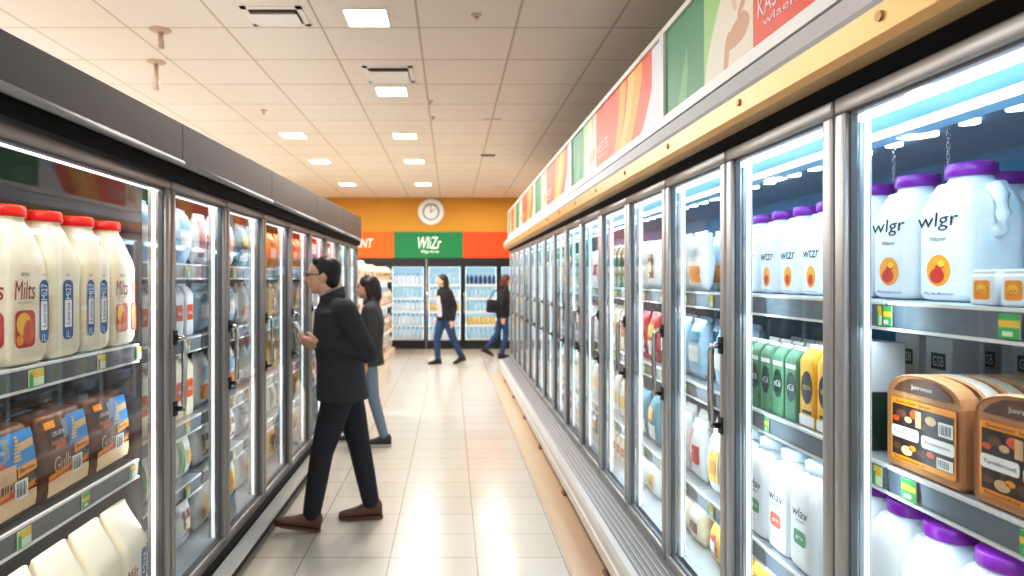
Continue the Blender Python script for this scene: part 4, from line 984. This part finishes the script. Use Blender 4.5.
def add_hand(bm_,wrist,d,palm_n,curl=.5,side=1,sc=1.0):
    """wrist point, hand direction d, palm normal; five fingers"""
    d=Vector(d).normalized(); n=Vector(palm_n); n=(n-d*n.dot(d)).normalized(); a=d.cross(n).normalized()*side
    w=Vector(wrist)
    for k in range(-2,3): capsule(bm_,w+a*k*.006*sc,w+d*.085*sc+a*k*.0175*sc,.016*sc,.0115*sc)
    for k,L in zip((-1.5,-.5,.5,1.5),(.068,.08,.074,.056)):
        p=w+d*.088*sc+a*k*.021*sc; dd=d.copy(); L*=sc
        for seg,fr in enumerate((.45,.32,.25)):
            ang=curl*(.5+.35*seg); dd=(dd*math.cos(ang)+n*math.sin(ang)).normalized()
            q=p+dd*L*fr*1.05; capsule(bm_,p,q,(.0092-.0007*seg)*sc,(.0086-.0008*seg)*sc); p=q
    p=w+d*.025*sc-a*.026*sc; q=p+(d*.6-a*.7+n*.3).normalized()*.04*sc; q2=q+(d*.9-a*.1+n*.35).normalized()*.032*sc
    capsule(bm_,p,q,.013*sc,.011*sc); capsule(bm_,q,q2,.0105*sc,.008*sc)

def person(label,loc,heading,S,cfg):
    r=empty('person',loc,heading); tag(r,label,'person')
    V=lambda p: Vector(p)*S
    vox=cfg.get('vox',.009)
    hip=cfg['hip']; ch=cfg['chest']; nk=cfg['neck']; hd=cfg['head']
    # --- body
    bm_=bmesh.new()
    rings_solid(bm_,[(V((hip[0],0,hip[2]-.08)),.095*S,.14*S),(V(hip),.105*S,.16*S),(V(((hip[0]+ch[0])/2,0,(hip[2]+ch[2])/2-.02)),.095*S,.135*S),(V(ch),.11*S,.165*S),(V((nk[0]-.01,0,nk[2]-.06)),.075*S,.15*S),(V((nk[0],0,nk[2]-.01)),.055*S,.07*S)])
    capsule(bm_,V((nk[0]-.005,0,nk[2]-.03)),V((hd[0]-.015,0,hd[2]-.06)),.058*S,.052*S)
    # head: cranium, face, jaw, nose, ears, brow, lips
    H=Vector(hd)
    sphere(bm_,V(H+Vector((-.012,0,.03))),(.098*S,.076*S,.092*S)); sphere(bm_,V(H+Vector((.022,0,-.02))),(.072*S,.062*S,.092*S)); sphere(bm_,V(H+Vector((.046,0,-.078))),(.036*S,.04*S,.032*S))
    capsule(bm_,V(H+Vector((.088,0,.022))),V(H+Vector((.108,0,-.022))),.009*S,.014*S); capsule(bm_,V(H+Vector((.078,-.03,.036))),V(H+Vector((.078,.03,.036))),.012*S,.012*S)
    capsule(bm_,V(H+Vector((.084,-.016,-.052))),V(H+Vector((.084,.016,-.052))),.010*S,.010*S)
    for sd in (-1,1): sphere(bm_,V(H+Vector((-.01,sd*.077,-.004))),(.02*S,.01*S,.032*S))
    for sd in ('L','R'):
        sh,el,wr,hdir,pn=cfg['arm'+sd]; sg=1 if sd=='L' else -1
        chainc(bm_,[V(sh),V(el),V(wr)],[.05*S,.04*S,.027*S])
        add_hand(bm_,V(wr),hdir,pn,cfg.get('curl',.5),cfg.get('thumb'+sd,sg),S)
        hp,kn,an,toe,up=cfg['leg'+sd]
        chainc(bm_,[V(hp),V(kn),V(an)],[.082*S,.056*S,.04*S])
        an_=Vector(an); fd=Vector(toe)-an_; fd.z=0; fd.normalize()
        Tf=Matrix.Translation(V(an))@Matrix.Rotation(math.atan2(fd.y,fd.x),4,'Z')@Matrix.Rotation(-up,4,'Y')
        capsule(bm_,Tf@Vector((-.02*S,0,-.035*S)),Tf@Vector((.13*S,0,-.065*S)),.028*S,.016*S)
    body=remesh('body',bm_,cfg['skin'],r,cfg.get('bvox',.006),3)
    # eyes, brows, mouth as small pieces
    b=MB(); Mx=M('eye dark',30,24,22,.3)
    for sd in (-1,1):
        T=Matrix.Translation(V(H+Vector((.084,sd*.03,.012))))@Matrix.Diagonal((.008*S,.014*S,.007*S,1)); t=bmesh.new(); bmesh.ops.create_icosphere(t,subdivisions=2,radius=1); b.bm(t,Mx,T,True)
    b.build('eyes',r)
    b=MB(); Ml=M('lips',176,96,88,.5); T=Matrix.Translation(V(H+Vector((.090,0,-.052))))@Matrix.Diagonal((.008*S,.022*S,.006*S,1)); t=bmesh.new(); bmesh.ops.create_icosphere(t,subdivisions=2,radius=1); b.bm(t,Ml,T,True); b.build('lips',r)
    # hair
    bm_=bmesh.new()
    if cfg['hair']=='short':
        sphere(bm_,V(H+Vector((-.03,0,.05))),(.098*S,.083*S,.088*S)); sphere(bm_,V(H+Vector((-.062,0,.0))),(.058*S,.072*S,.085*S)); capsule(bm_,V(H+Vector((.034,-.035,.098))),V(H+Vector((.034,.035,.098))),.026*S,.026*S); capsule(bm_,V(H+Vector((.0,.066,.03))),V(H+Vector((-.005,.074,.005))),.016*S,.012*S); capsule(bm_,V(H+Vector((.0,-.066,.03))),V(H+Vector((-.005,-.074,.005))),.016*S,.012*S)
    else:
        L=.24 if cfg['hair']=='long' else .14
        sphere(bm_,V(H+Vector((-.026,0,.048))),(.105*S,.089*S,.094*S)); chainc(bm_,[V(H+Vector((-.06,0,.03))),V(H+Vector((-.085,0,-.08))),V(H+Vector((-.095,0,-L)))],[.085*S,.078*S,.045*S])
        for sd in (-1,1): chainc(bm_,[V(H+Vector((-.02,sd*.066,.06))),V(H+Vector((-.03,sd*.074,-.04))),V(H+Vector((-.035,sd*.08,-L+.04)))],[.036*S,.03*S,.02*S])
        if cfg.get('bun'): sphere(bm_,V(H+Vector((-.13,0,.03))),(.05*S,.05*S,.05*S))
    remesh('hair',bm_,cfg['hairm'],r,vox*.8,3)
    # trousers
    bm_=bmesh.new()
    rings_solid(bm_,[(V((hip[0],0,hip[2]-.10)),.105*S,.155*S),(V((hip[0],0,hip[2]+.0)),.118*S,.172*S),(V((hip[0]*.9+ch[0]*.1,0,hip[2]+.12)),.112*S,.155*S)])
    for sd in ('L','R'):
        hp,kn,an,toe,up=cfg['leg'+sd]; w=cfg.get('legw',1.0)
        hem=Vector(an)+(Vector(kn)-Vector(an)).normalized()*.01
        chainc(bm_,[V(hp),V((Vector(hp)+Vector(kn))/2),V(kn),V((Vector(kn)*.5+hem*.5)),V(hem)],[.102*S*w,.09*S*w,.072*S*w,.066*S*w,.056*S*w])
    remesh('trousers',bm_,cfg['trousm'],r,vox,3)
    # shoes
    for sd in ('L','R'):
        hp,kn,an,toe,up=cfg['leg'+sd]; an=Vector(an); toe=Vector(toe)
        fd=(toe-an); fd.z=0; fd.normalize(); pitch=up
        T=Matrix.Translation(V(an))@Matrix.Rotation(math.atan2(fd.y,fd.x),4,'Z')@Matrix.Rotation(-pitch,4,'Y')
        bm_=bmesh.new(); s_=S
        rr=[]
        for (x,wd,zt) in ((-.075,.028,-.01),(-.06,.034,.02),(-.02,.037,.035),(.03,.038,.01),(.09,.045,-.022),(.15,.044,-.04),(.19,.034,-.05),(.212,.016,-.058)):
            zb=-.088
            rr.append([bm_.verts.new((x*s_,wd*s_*math.cos(2*PI*k/14),((zt+zb)/2+(zt-zb)/2*math.sin(2*PI*k/14))*s_)) for k in range(14)])
        for a_,c_ in zip(rr,rr[1:]):
            for k in range(14): bm_.faces.new((a_[k],a_[(k+1)%14],c_[(k+1)%14],c_[k]))
        bm_.faces.new(rr[0]); bm_.faces.new(list(reversed(rr[-1])))
        bm_.transform(T)
        sh_=remesh('shoe',bm_,cfg['shoem'],r,vox*.7,2)
        b=MB(); sm_=cfg.get('solem',cfg['shoem'])
        out=[(-.078,-.024),(-.08,.02),(-.06,.034),(.03,.036),(.1,.047),(.16,.044),(.2,.028),(.216,0),(.2,-.03),(.16,-.044),(.1,-.044),(.03,-.034),(-.06,-.032)]
        b.loft([[(x*s_,y*s_,-.098*s_) for x,y in out],[(x*s_,y*s_,-.080*s_) for x,y in out]],sm_,T,False)
        b.build('sole',sh_)
    # coat
    bm_=bmesh.new(); f=cfg.get('coat',1.0); hem=cfg['hem']
    rings_solid(bm_,[(V((hip[0]-.015,0,hem)),.148*S*f,.205*S*f),(V((hip[0]-.005,0,hip[2]+.04)),.138*S*f,.195*S*f),(V(((hip[0]+ch[0])/2-.005,0,(hip[2]+ch[2])/2)),.132*S*f,.18*S*f),(V((ch[0],0,ch[2])),.142*S*f,.195*S*f),(V((nk[0]-.025,0,nk[2]-.075)),.105*S*f,.175*S*f),(V((nk[0]-.018,0,nk[2]-.02)),.075*S*f,.09*S*f),(V((nk[0]-.016,0,nk[2]+.02)),.072*S,.076*S)])
    for sd in ('L','R'):
        sh,el,wr,hdir,pn=cfg['arm'+sd]; e=Vector(wr)+(Vector(wr)-Vector(el)).normalized()*-.015
        chainc(bm_,[V(sh),V((Vector(sh)+Vector(el))/2),V(el),V(e)],[.075*S*min(f,1.04),.068*S*min(f,1.04),.06*S*min(f,1.04),.047*S])
    for sd in ('L','R'):
        sh=Vector(cfg['arm'+sd][0]); nb=Vector((nk[0]-.04,sh.y*.3,nk[2]-.045))
        capsule(bm_,V(nb),V(sh+Vector((0,0,-.005))),.066*S,.074*S*min(f,1.04))
        capsule(bm_,V((ch[0]-.04*f,sh.y*.5,ch[2]+.02)),V(sh+Vector((-.01,-.02 if sh.y>0 else .02,-.02))),.09*S,.078*S)
    remesh('jacket',bm_,cfg['coatm'],r,vox,5)
    # jacket collar ring and shirt collar
    b=MB(); cz=nk[2]+.02; c0=V((nk[0]-.016,0,0)); n=20
    def ringc(rf,rs,z,tilt): return [(c0.x+rf*S*math.cos(2*PI*k/n),rs*S*math.sin(2*PI*k/n),(z-tilt*math.cos(2*PI*k/n))*S) for k in range(n)]
    b.loft([ringc(.088,.094,cz-.035,.03),ringc(.080,.084,cz+.035,.035),ringc(.074,.078,cz+.035,.035),ringc(.07,.075,cz-.02,.03)],cfg['coatm'],None,True,False,False); b.build('jacket_collar',r)
    if 'shirtm' in cfg:
        b=MB(); b.loft([ringc(.07,.074,cz-.01,.025),ringc(.066,.068,cz+.05,.03),ringc(.062,.064,cz+.05,.03),ringc(.06,.064,cz-.01,.025)],cfg['shirtm'],None,True,False,False)
        if cfg.get('open'):
            x0=.146*f; 
            pts=[]
            for z,xx in ((nk[2]-.02,nk[0]+.055),(nk[2]-.1,nk[0]+.08),(ch[2],ch[0]+.150*f),((hip[2]+ch[2])/2,(hip[0]+ch[0])/2+.142*f),(hip[2]+.0,hip[0]+.147*f)):
                pts.append([V((xx-.03,-.085,z)),V((xx,-.05,z)),V((xx+.004,0,z)),V((xx,.05,z)),V((xx-.03,.085,z))])
            vs=[p for row in pts for p in row]; fs=[(i*5+j,i*5+j+1,i*5+j+6,i*5+j+5) for i in range(len(pts)-1) for j in range(4)]
            b.geom(vs,fs,cfg['shirtm'],None,True)
        b.build('shirt',r)
    if cfg.get('glasses'):
        b=MB()
        for sd in (-1,1):
            b.tube([V(H+Vector((.096,sd*(.032+.022*math.cos(2*PI*k/14)),.012+.017*math.sin(2*PI*k/14)))) for k in range(15)],.0025*S,M_dark,6)
            b.tube([V(H+Vector((.096,sd*.054,.016))),V(H+Vector((.04,sd*.075,.014))),V(H+Vector((-.012,sd*.082,.012)))],.0025*S,M_dark,6)
        b.tube([V(H+Vector((.098,-.012,.014))),V(H+Vector((.098,.012,.014)))],.0025*S,M_dark,6); b.build('glasses',r)
    return r
C_coat=mat('charcoal wool',srgb(44,45,49),0.85,noise=0.12,nscale=60); C_navy=mat('black navy trousers',srgb(26,28,38),0.8,noise=0.1,nscale=40); C_brown=mat('brown leather',srgb(98,62,46),0.4,noise=0.12,nscale=20)
C_hair=mat('black hair',srgb(22,19,19),0.45,noise=0.3,nscale=90); C_shirt=mat('grey shirt',srgb(150,152,156),0.8,noise=0.05); C_denim=mat('pale denim',srgb(126,144,164),0.85,noise=0.12,nscale=50); C_denim2=mat('blue denim',srgb(44,74,116),0.85,noise=0.12,nscale=50)
C_grey=mat('dark grey jacket',srgb(66,64,66),0.85,noise=0.1,nscale=50); C_black=mat('black jacket',srgb(26,26,32),0.8,noise=0.1,nscale=50); C_sneak=mat('dark sneaker',srgb(60,58,66),0.6,noise=0.1); C_sole=mat('white sole',srgb(220,215,208),0.6,noise=0.04); C_hair2=mat('dark brown hair',srgb(42,28,24),0.45,noise=0.3,nscale=90); C_hair3=mat('auburn hair',srgb(92,44,30),0.45,noise=0.3,nscale=90); C_tee=mat('light grey tee',srgb(205,206,210),0.8,noise=0.05)
HEAD=PI+0.10
man=person('person in charcoal jacket and glasses striding left while holding a phone',(-.69,4.24,0),HEAD,1.0,dict(
  hip=(.03,0,.90),chest=(.045,0,1.24),neck=(.10,0,1.465),head=(.15,0,1.615),hem=.825,
  armL=((-.01,.185,1.40),(-.15,.235,1.14),(.14,.15,1.19),(1,-.2,.12),(0,-.6,.6)),armR=((.03,-.175,1.40),(-.03,-.21,1.13),(.18,-.10,1.18),(1,.3,.1),(0,.6,.6)),
  legL=((.03,.09,.88),(.14,.10,.50),(.205,.10,.108),(.38,.11,.13),.22),legR=((.0,-.09,.88),(-.09,-.09,.48),(-.165,-.09,.105),(.0,-.09,.03),0.0),
  skin=SKIN,hair='short',hairm=C_hair,trousm=C_navy,shoem=C_brown,coatm=C_coat,shirtm=C_shirt,glasses=True,curl=.75,legw=1.02,coat=1.16,vox=.008,bvox=.005))
# phone in the man's hand
b=MB(); b.bbox(-.006,.006,-.037,.037,-.07,.07,P_white,.004); ph=b.build('phone',None); 
fw=Vector((math.cos(HEAD),math.sin(HEAD),0)); sd=Vector((-math.sin(HEAD),math.cos(HEAD),0))
ph.location=Vector((-.69,4.24,0))+fw*.275+sd*.075+Vector((0,0,1.265)); ph.rotation_euler=(0,.5,HEAD); tag(ph,'white phone held up in the hand of the striding person','phone')
person('person with dark hair, grey jacket and pale jeans behind the striding person',(-.79,6.3,0),PI,.94,dict(
  hip=(.0,0,.92),chest=(-.02,0,1.25),neck=(.0,0,1.47),head=(.03,0,1.61),hem=.82,
  armL=((-.02,.16,1.39),(-.06,.2,1.12),(.02,.2,.88),(.2,0,-1),(0,-1,0)),armR=((-.02,-.16,1.39),(.0,-.2,1.12),(.1,-.2,.9),(.2,0,-1),(0,1,0)),
  legL=((.0,.09,.88),(-.05,.09,.5),(-.16,.09,.105),(.0,.09,.03),0.0),legR=((.02,-.09,.88),(.16,-.09,.5),(.16,-.09,.10),(.34,-.09,.03),.0),
  skin=SKIN2,hair='mid',hairm=C_hair2,trousm=C_denim,shoem=C_sneak,solem=C_sole,coatm=C_grey,curl=.4,legw=.85,coat=.95,vox=.01,bvox=.008))
person('person with long dark hair, open black jacket and jeans before rear coolers',(-.12,12.25,0),PI+.55,.97,dict(
  hip=(-.02,0,.92),chest=(.0,0,1.25),neck=(.04,0,1.47),head=(.07,0,1.61),hem=.86,
  armL=((-.0,.16,1.39),(-.10,.2,1.12),(-.06,.2,.86),(.1,0,-1),(0,-1,0)),armR=((.0,-.16,1.39),(-.08,-.2,1.12),(.04,-.2,.88),(.2,0,-1),(0,1,0)),
  legL=((-.02,.09,.88),(-.13,.09,.5),(-.33,.09,.14),(-.2,.09,.05),-.25),legR=((.0,-.09,.88),(.12,-.09,.5),(.10,-.09,.10),(.27,-.09,.03),.0),
  skin=SKIN2,hair='long',hairm=C_hair2,trousm=C_denim2,shoem=C_hair2,coatm=C_black,shirtm=C_tee,open=True,curl=.4,legw=1.0,coat=1.1,vox=.014,bvox=.01))
pr=person('person with auburn hair and black jacket at end of right coolers',(1.06,13.2,0),.2,.97,dict(
  hip=(.0,0,.92),chest=(.02,0,1.25),neck=(.05,0,1.47),head=(.08,0,1.61),hem=.86,
  armL=((.0,.16,1.39),(-.05,.2,1.12),(.08,.2,.9),(.2,0,-1),(0,-1,0)),armR=((.0,-.16,1.39),(-.12,-.2,1.12),(-.08,-.2,.86),(.2,0,-1),(0,1,0)),
  legL=((-.02,.09,.88),(-.10,.09,.5),(-.34,.09,.20),(-.24,.09,.1),-.45),legR=((.0,-.09,.88),(.04,-.09,.5),(-.06,-.09,.10),(.1,-.09,.03),.0),
  skin=SKIN2,hair='long',hairm=C_hair3,trousm=C_denim2,shoem=C_hair2,coatm=C_black,curl=.4,legw=.9,vox=.014,bvox=.01))
# shoulder bag of the far right shopper
b=MB(); b.bbox(-.16,.16,-.06,.06,0,.26,C_black,.03,None,3); hb_=b.build('shoulder_bag'); hb_.location=(.86,13.02,.92); hb_.rotation_euler=(0,.1,.2); tag(hb_,'black shoulder bag on the back of the auburn-haired person','bag')
b=MB(); b.tube([(-.12,0,.25),(-.05,.0,.42),(.14,.06,.54),(.2,.1,.5)],.012,C_black,8); b.build('strap',hb_)

# ------------------------------------------------------------------ lights
def area(name,loc,size,power,col=(1,.955,.915),rot=(0,0,0),sy=None):
    l=bpy.data.lights.new(name,'AREA'); l.energy=power; l.color=col; l.size=size
    if sy: l.shape='RECTANGLE'; l.size_y=sy
    o=bpy.data.objects.new(name,l); COL.objects.link(o); o.location=loc; o.rotation_euler=rot; return o
for x,y,_ in spots: area('ceiling_and_fill_lamp',(x,y,CEIL-.03),.3,40 if y>6 else 26)
for x,y in ((-.6,0.2),): area('ceiling_and_fill_lamp',(x,y,CEIL-.03),.5,16)  # extra lamp without a fixture, added above the camera
for x,y in ((-3.0,4.6),(-2.6,2.6),(-2.6,6.3),(-4.0,4.6),(-4,8.4),(-4,12)): area('ceiling_and_fill_lamp',(x,y,CEIL-.03),.3,38)  # fill lamps added over the left area, no fixtures there
for y in (11.5,13.6): area('ceiling_and_fill_lamp',(.9,y,CEIL-.03),.5,24,(1,.92,.8))  # warm fill added on the right, where the ceiling has no lights
area('front_fill_lamp',(-.2,-1.6,2.9),1.8,18,(1,.96,.92),(math.radians(62),0,0))  # unseen fill lamp added behind the camera
# lamps at the cooler led strips, with added under-shelf fill
for u in range(8):
    a=RB[2*u][0]; area('cooler_and_fill_lamp',(1.2,a+PITCH,2.0),.08,3.6,(.62,.86,1.0),(0,math.radians(25),0),1.2)
for u in range(4):
    a=LB[2*u][0]; area('cooler_and_fill_lamp',(-1.24,a+PITCH,2.0),.08,4,(.85,.95,1.0),(0,math.radians(-25),0),1.2)
for i in range(1,16):
    c=RB[i][1]; area('cooler_and_fill_lamp',(1.075,c-.05,1.2),1.6,1.1 if i<5 else 1.8,(.70,.9,1.0),(0,math.radians(-90),math.radians(-18)),.03)
for i in range(8):
    c=LB[i][1]; area('cooler_and_fill_lamp',(-1.185,c-.045,1.15),1.6,.9,(.88,.96,1.0),(0,math.radians(90),math.radians(18)),.03)
area('cooler_and_fill_lamp',(-1.24,2.60,1.15),1.6,.8,(.9,.96,1.0),(0,math.radians(90),math.radians(30)),.03)
area('cooler_and_fill_lamp',(-1.24,1.04,1.15),1.6,4,(1,.96,.9),(0,math.radians(90),math.radians(-30)),.03)
area('cooler_and_fill_lamp',(-1.2,2.0,2.0),.06,5,(1,.97,.92),(0,math.radians(-35),0),1.2)
for i in range(1,6):
    for z in R_SH: area('cooler_and_fill_lamp',(1.15,RB[i][0]+PITCH/2,z-.075),.03,1.1,(.72,.9,1.0),(0,math.radians(30),0),.58)  # fill added under the shelves to brighten the lower goods
for z in (1.34,.88): area('cooler_and_fill_lamp',(-1.28,1.85,z-.075),.03,1.6,(1,.96,.9),(0,math.radians(-30),0),1.3)  # fill added under the near left shelves
area('uplight_fill',(-1.6,4.6,2.45),.7,13,(1,.95,.9),(PI,0,0),6.5)  # upward fill added above the left coolers to brighten the ceiling
area('uplight_fill',(-4.5,7,2.6),3,40,(1,.95,.92),(PI,0,0),10)  # second added uplight, no fixture, for the ceiling farther left
w=bpy.data.worlds.new('World'); scene.world=w; w.use_nodes=True
w.node_tree.nodes['Background'].inputs[0].default_value=(1,.95,.9,1); w.node_tree.nodes['Background'].inputs[1].default_value=.55

# ------------------------------------------------------------------ camera
cam=bpy.data.cameras.new('Camera'); co=bpy.data.objects.new('Camera',cam); COL.objects.link(co)
co.location=(0,0,CAMZ); co.rotation_euler=(PI/2,0,0)
cam.sensor_width=36; cam.lens=650/1024*36; cam.shift_x=(512-451)/1024; cam.shift_y=-(288-279)/1024
cam.clip_start=.05
cam.dof.use_dof=True; cam.dof.focus_distance=2.1; cam.dof.aperture_fstop=2.6
scene.camera=co
scene.cycles.max_bounces=10; scene.cycles.transparent_max_bounces=40; scene.cycles.diffuse_bounces=4; scene.cycles.glossy_bounces=4
scene.cycles.use_denoising=True; scene.cycles.sample_clamp_indirect=6
scene.cycles.caustics_reflective=False; scene.cycles.caustics_refractive=False
scene.view_settings.view_transform='Standard'; scene.view_settings.look='None'; scene.view_settings.exposure=0.2
vs_=scene.view_settings; vs_.use_curve_mapping=True; cv=vs_.curve_mapping.curves[3]
cv.points.new(0.2,0.172); cv.points.new(0.65,0.68); vs_.curve_mapping.update()
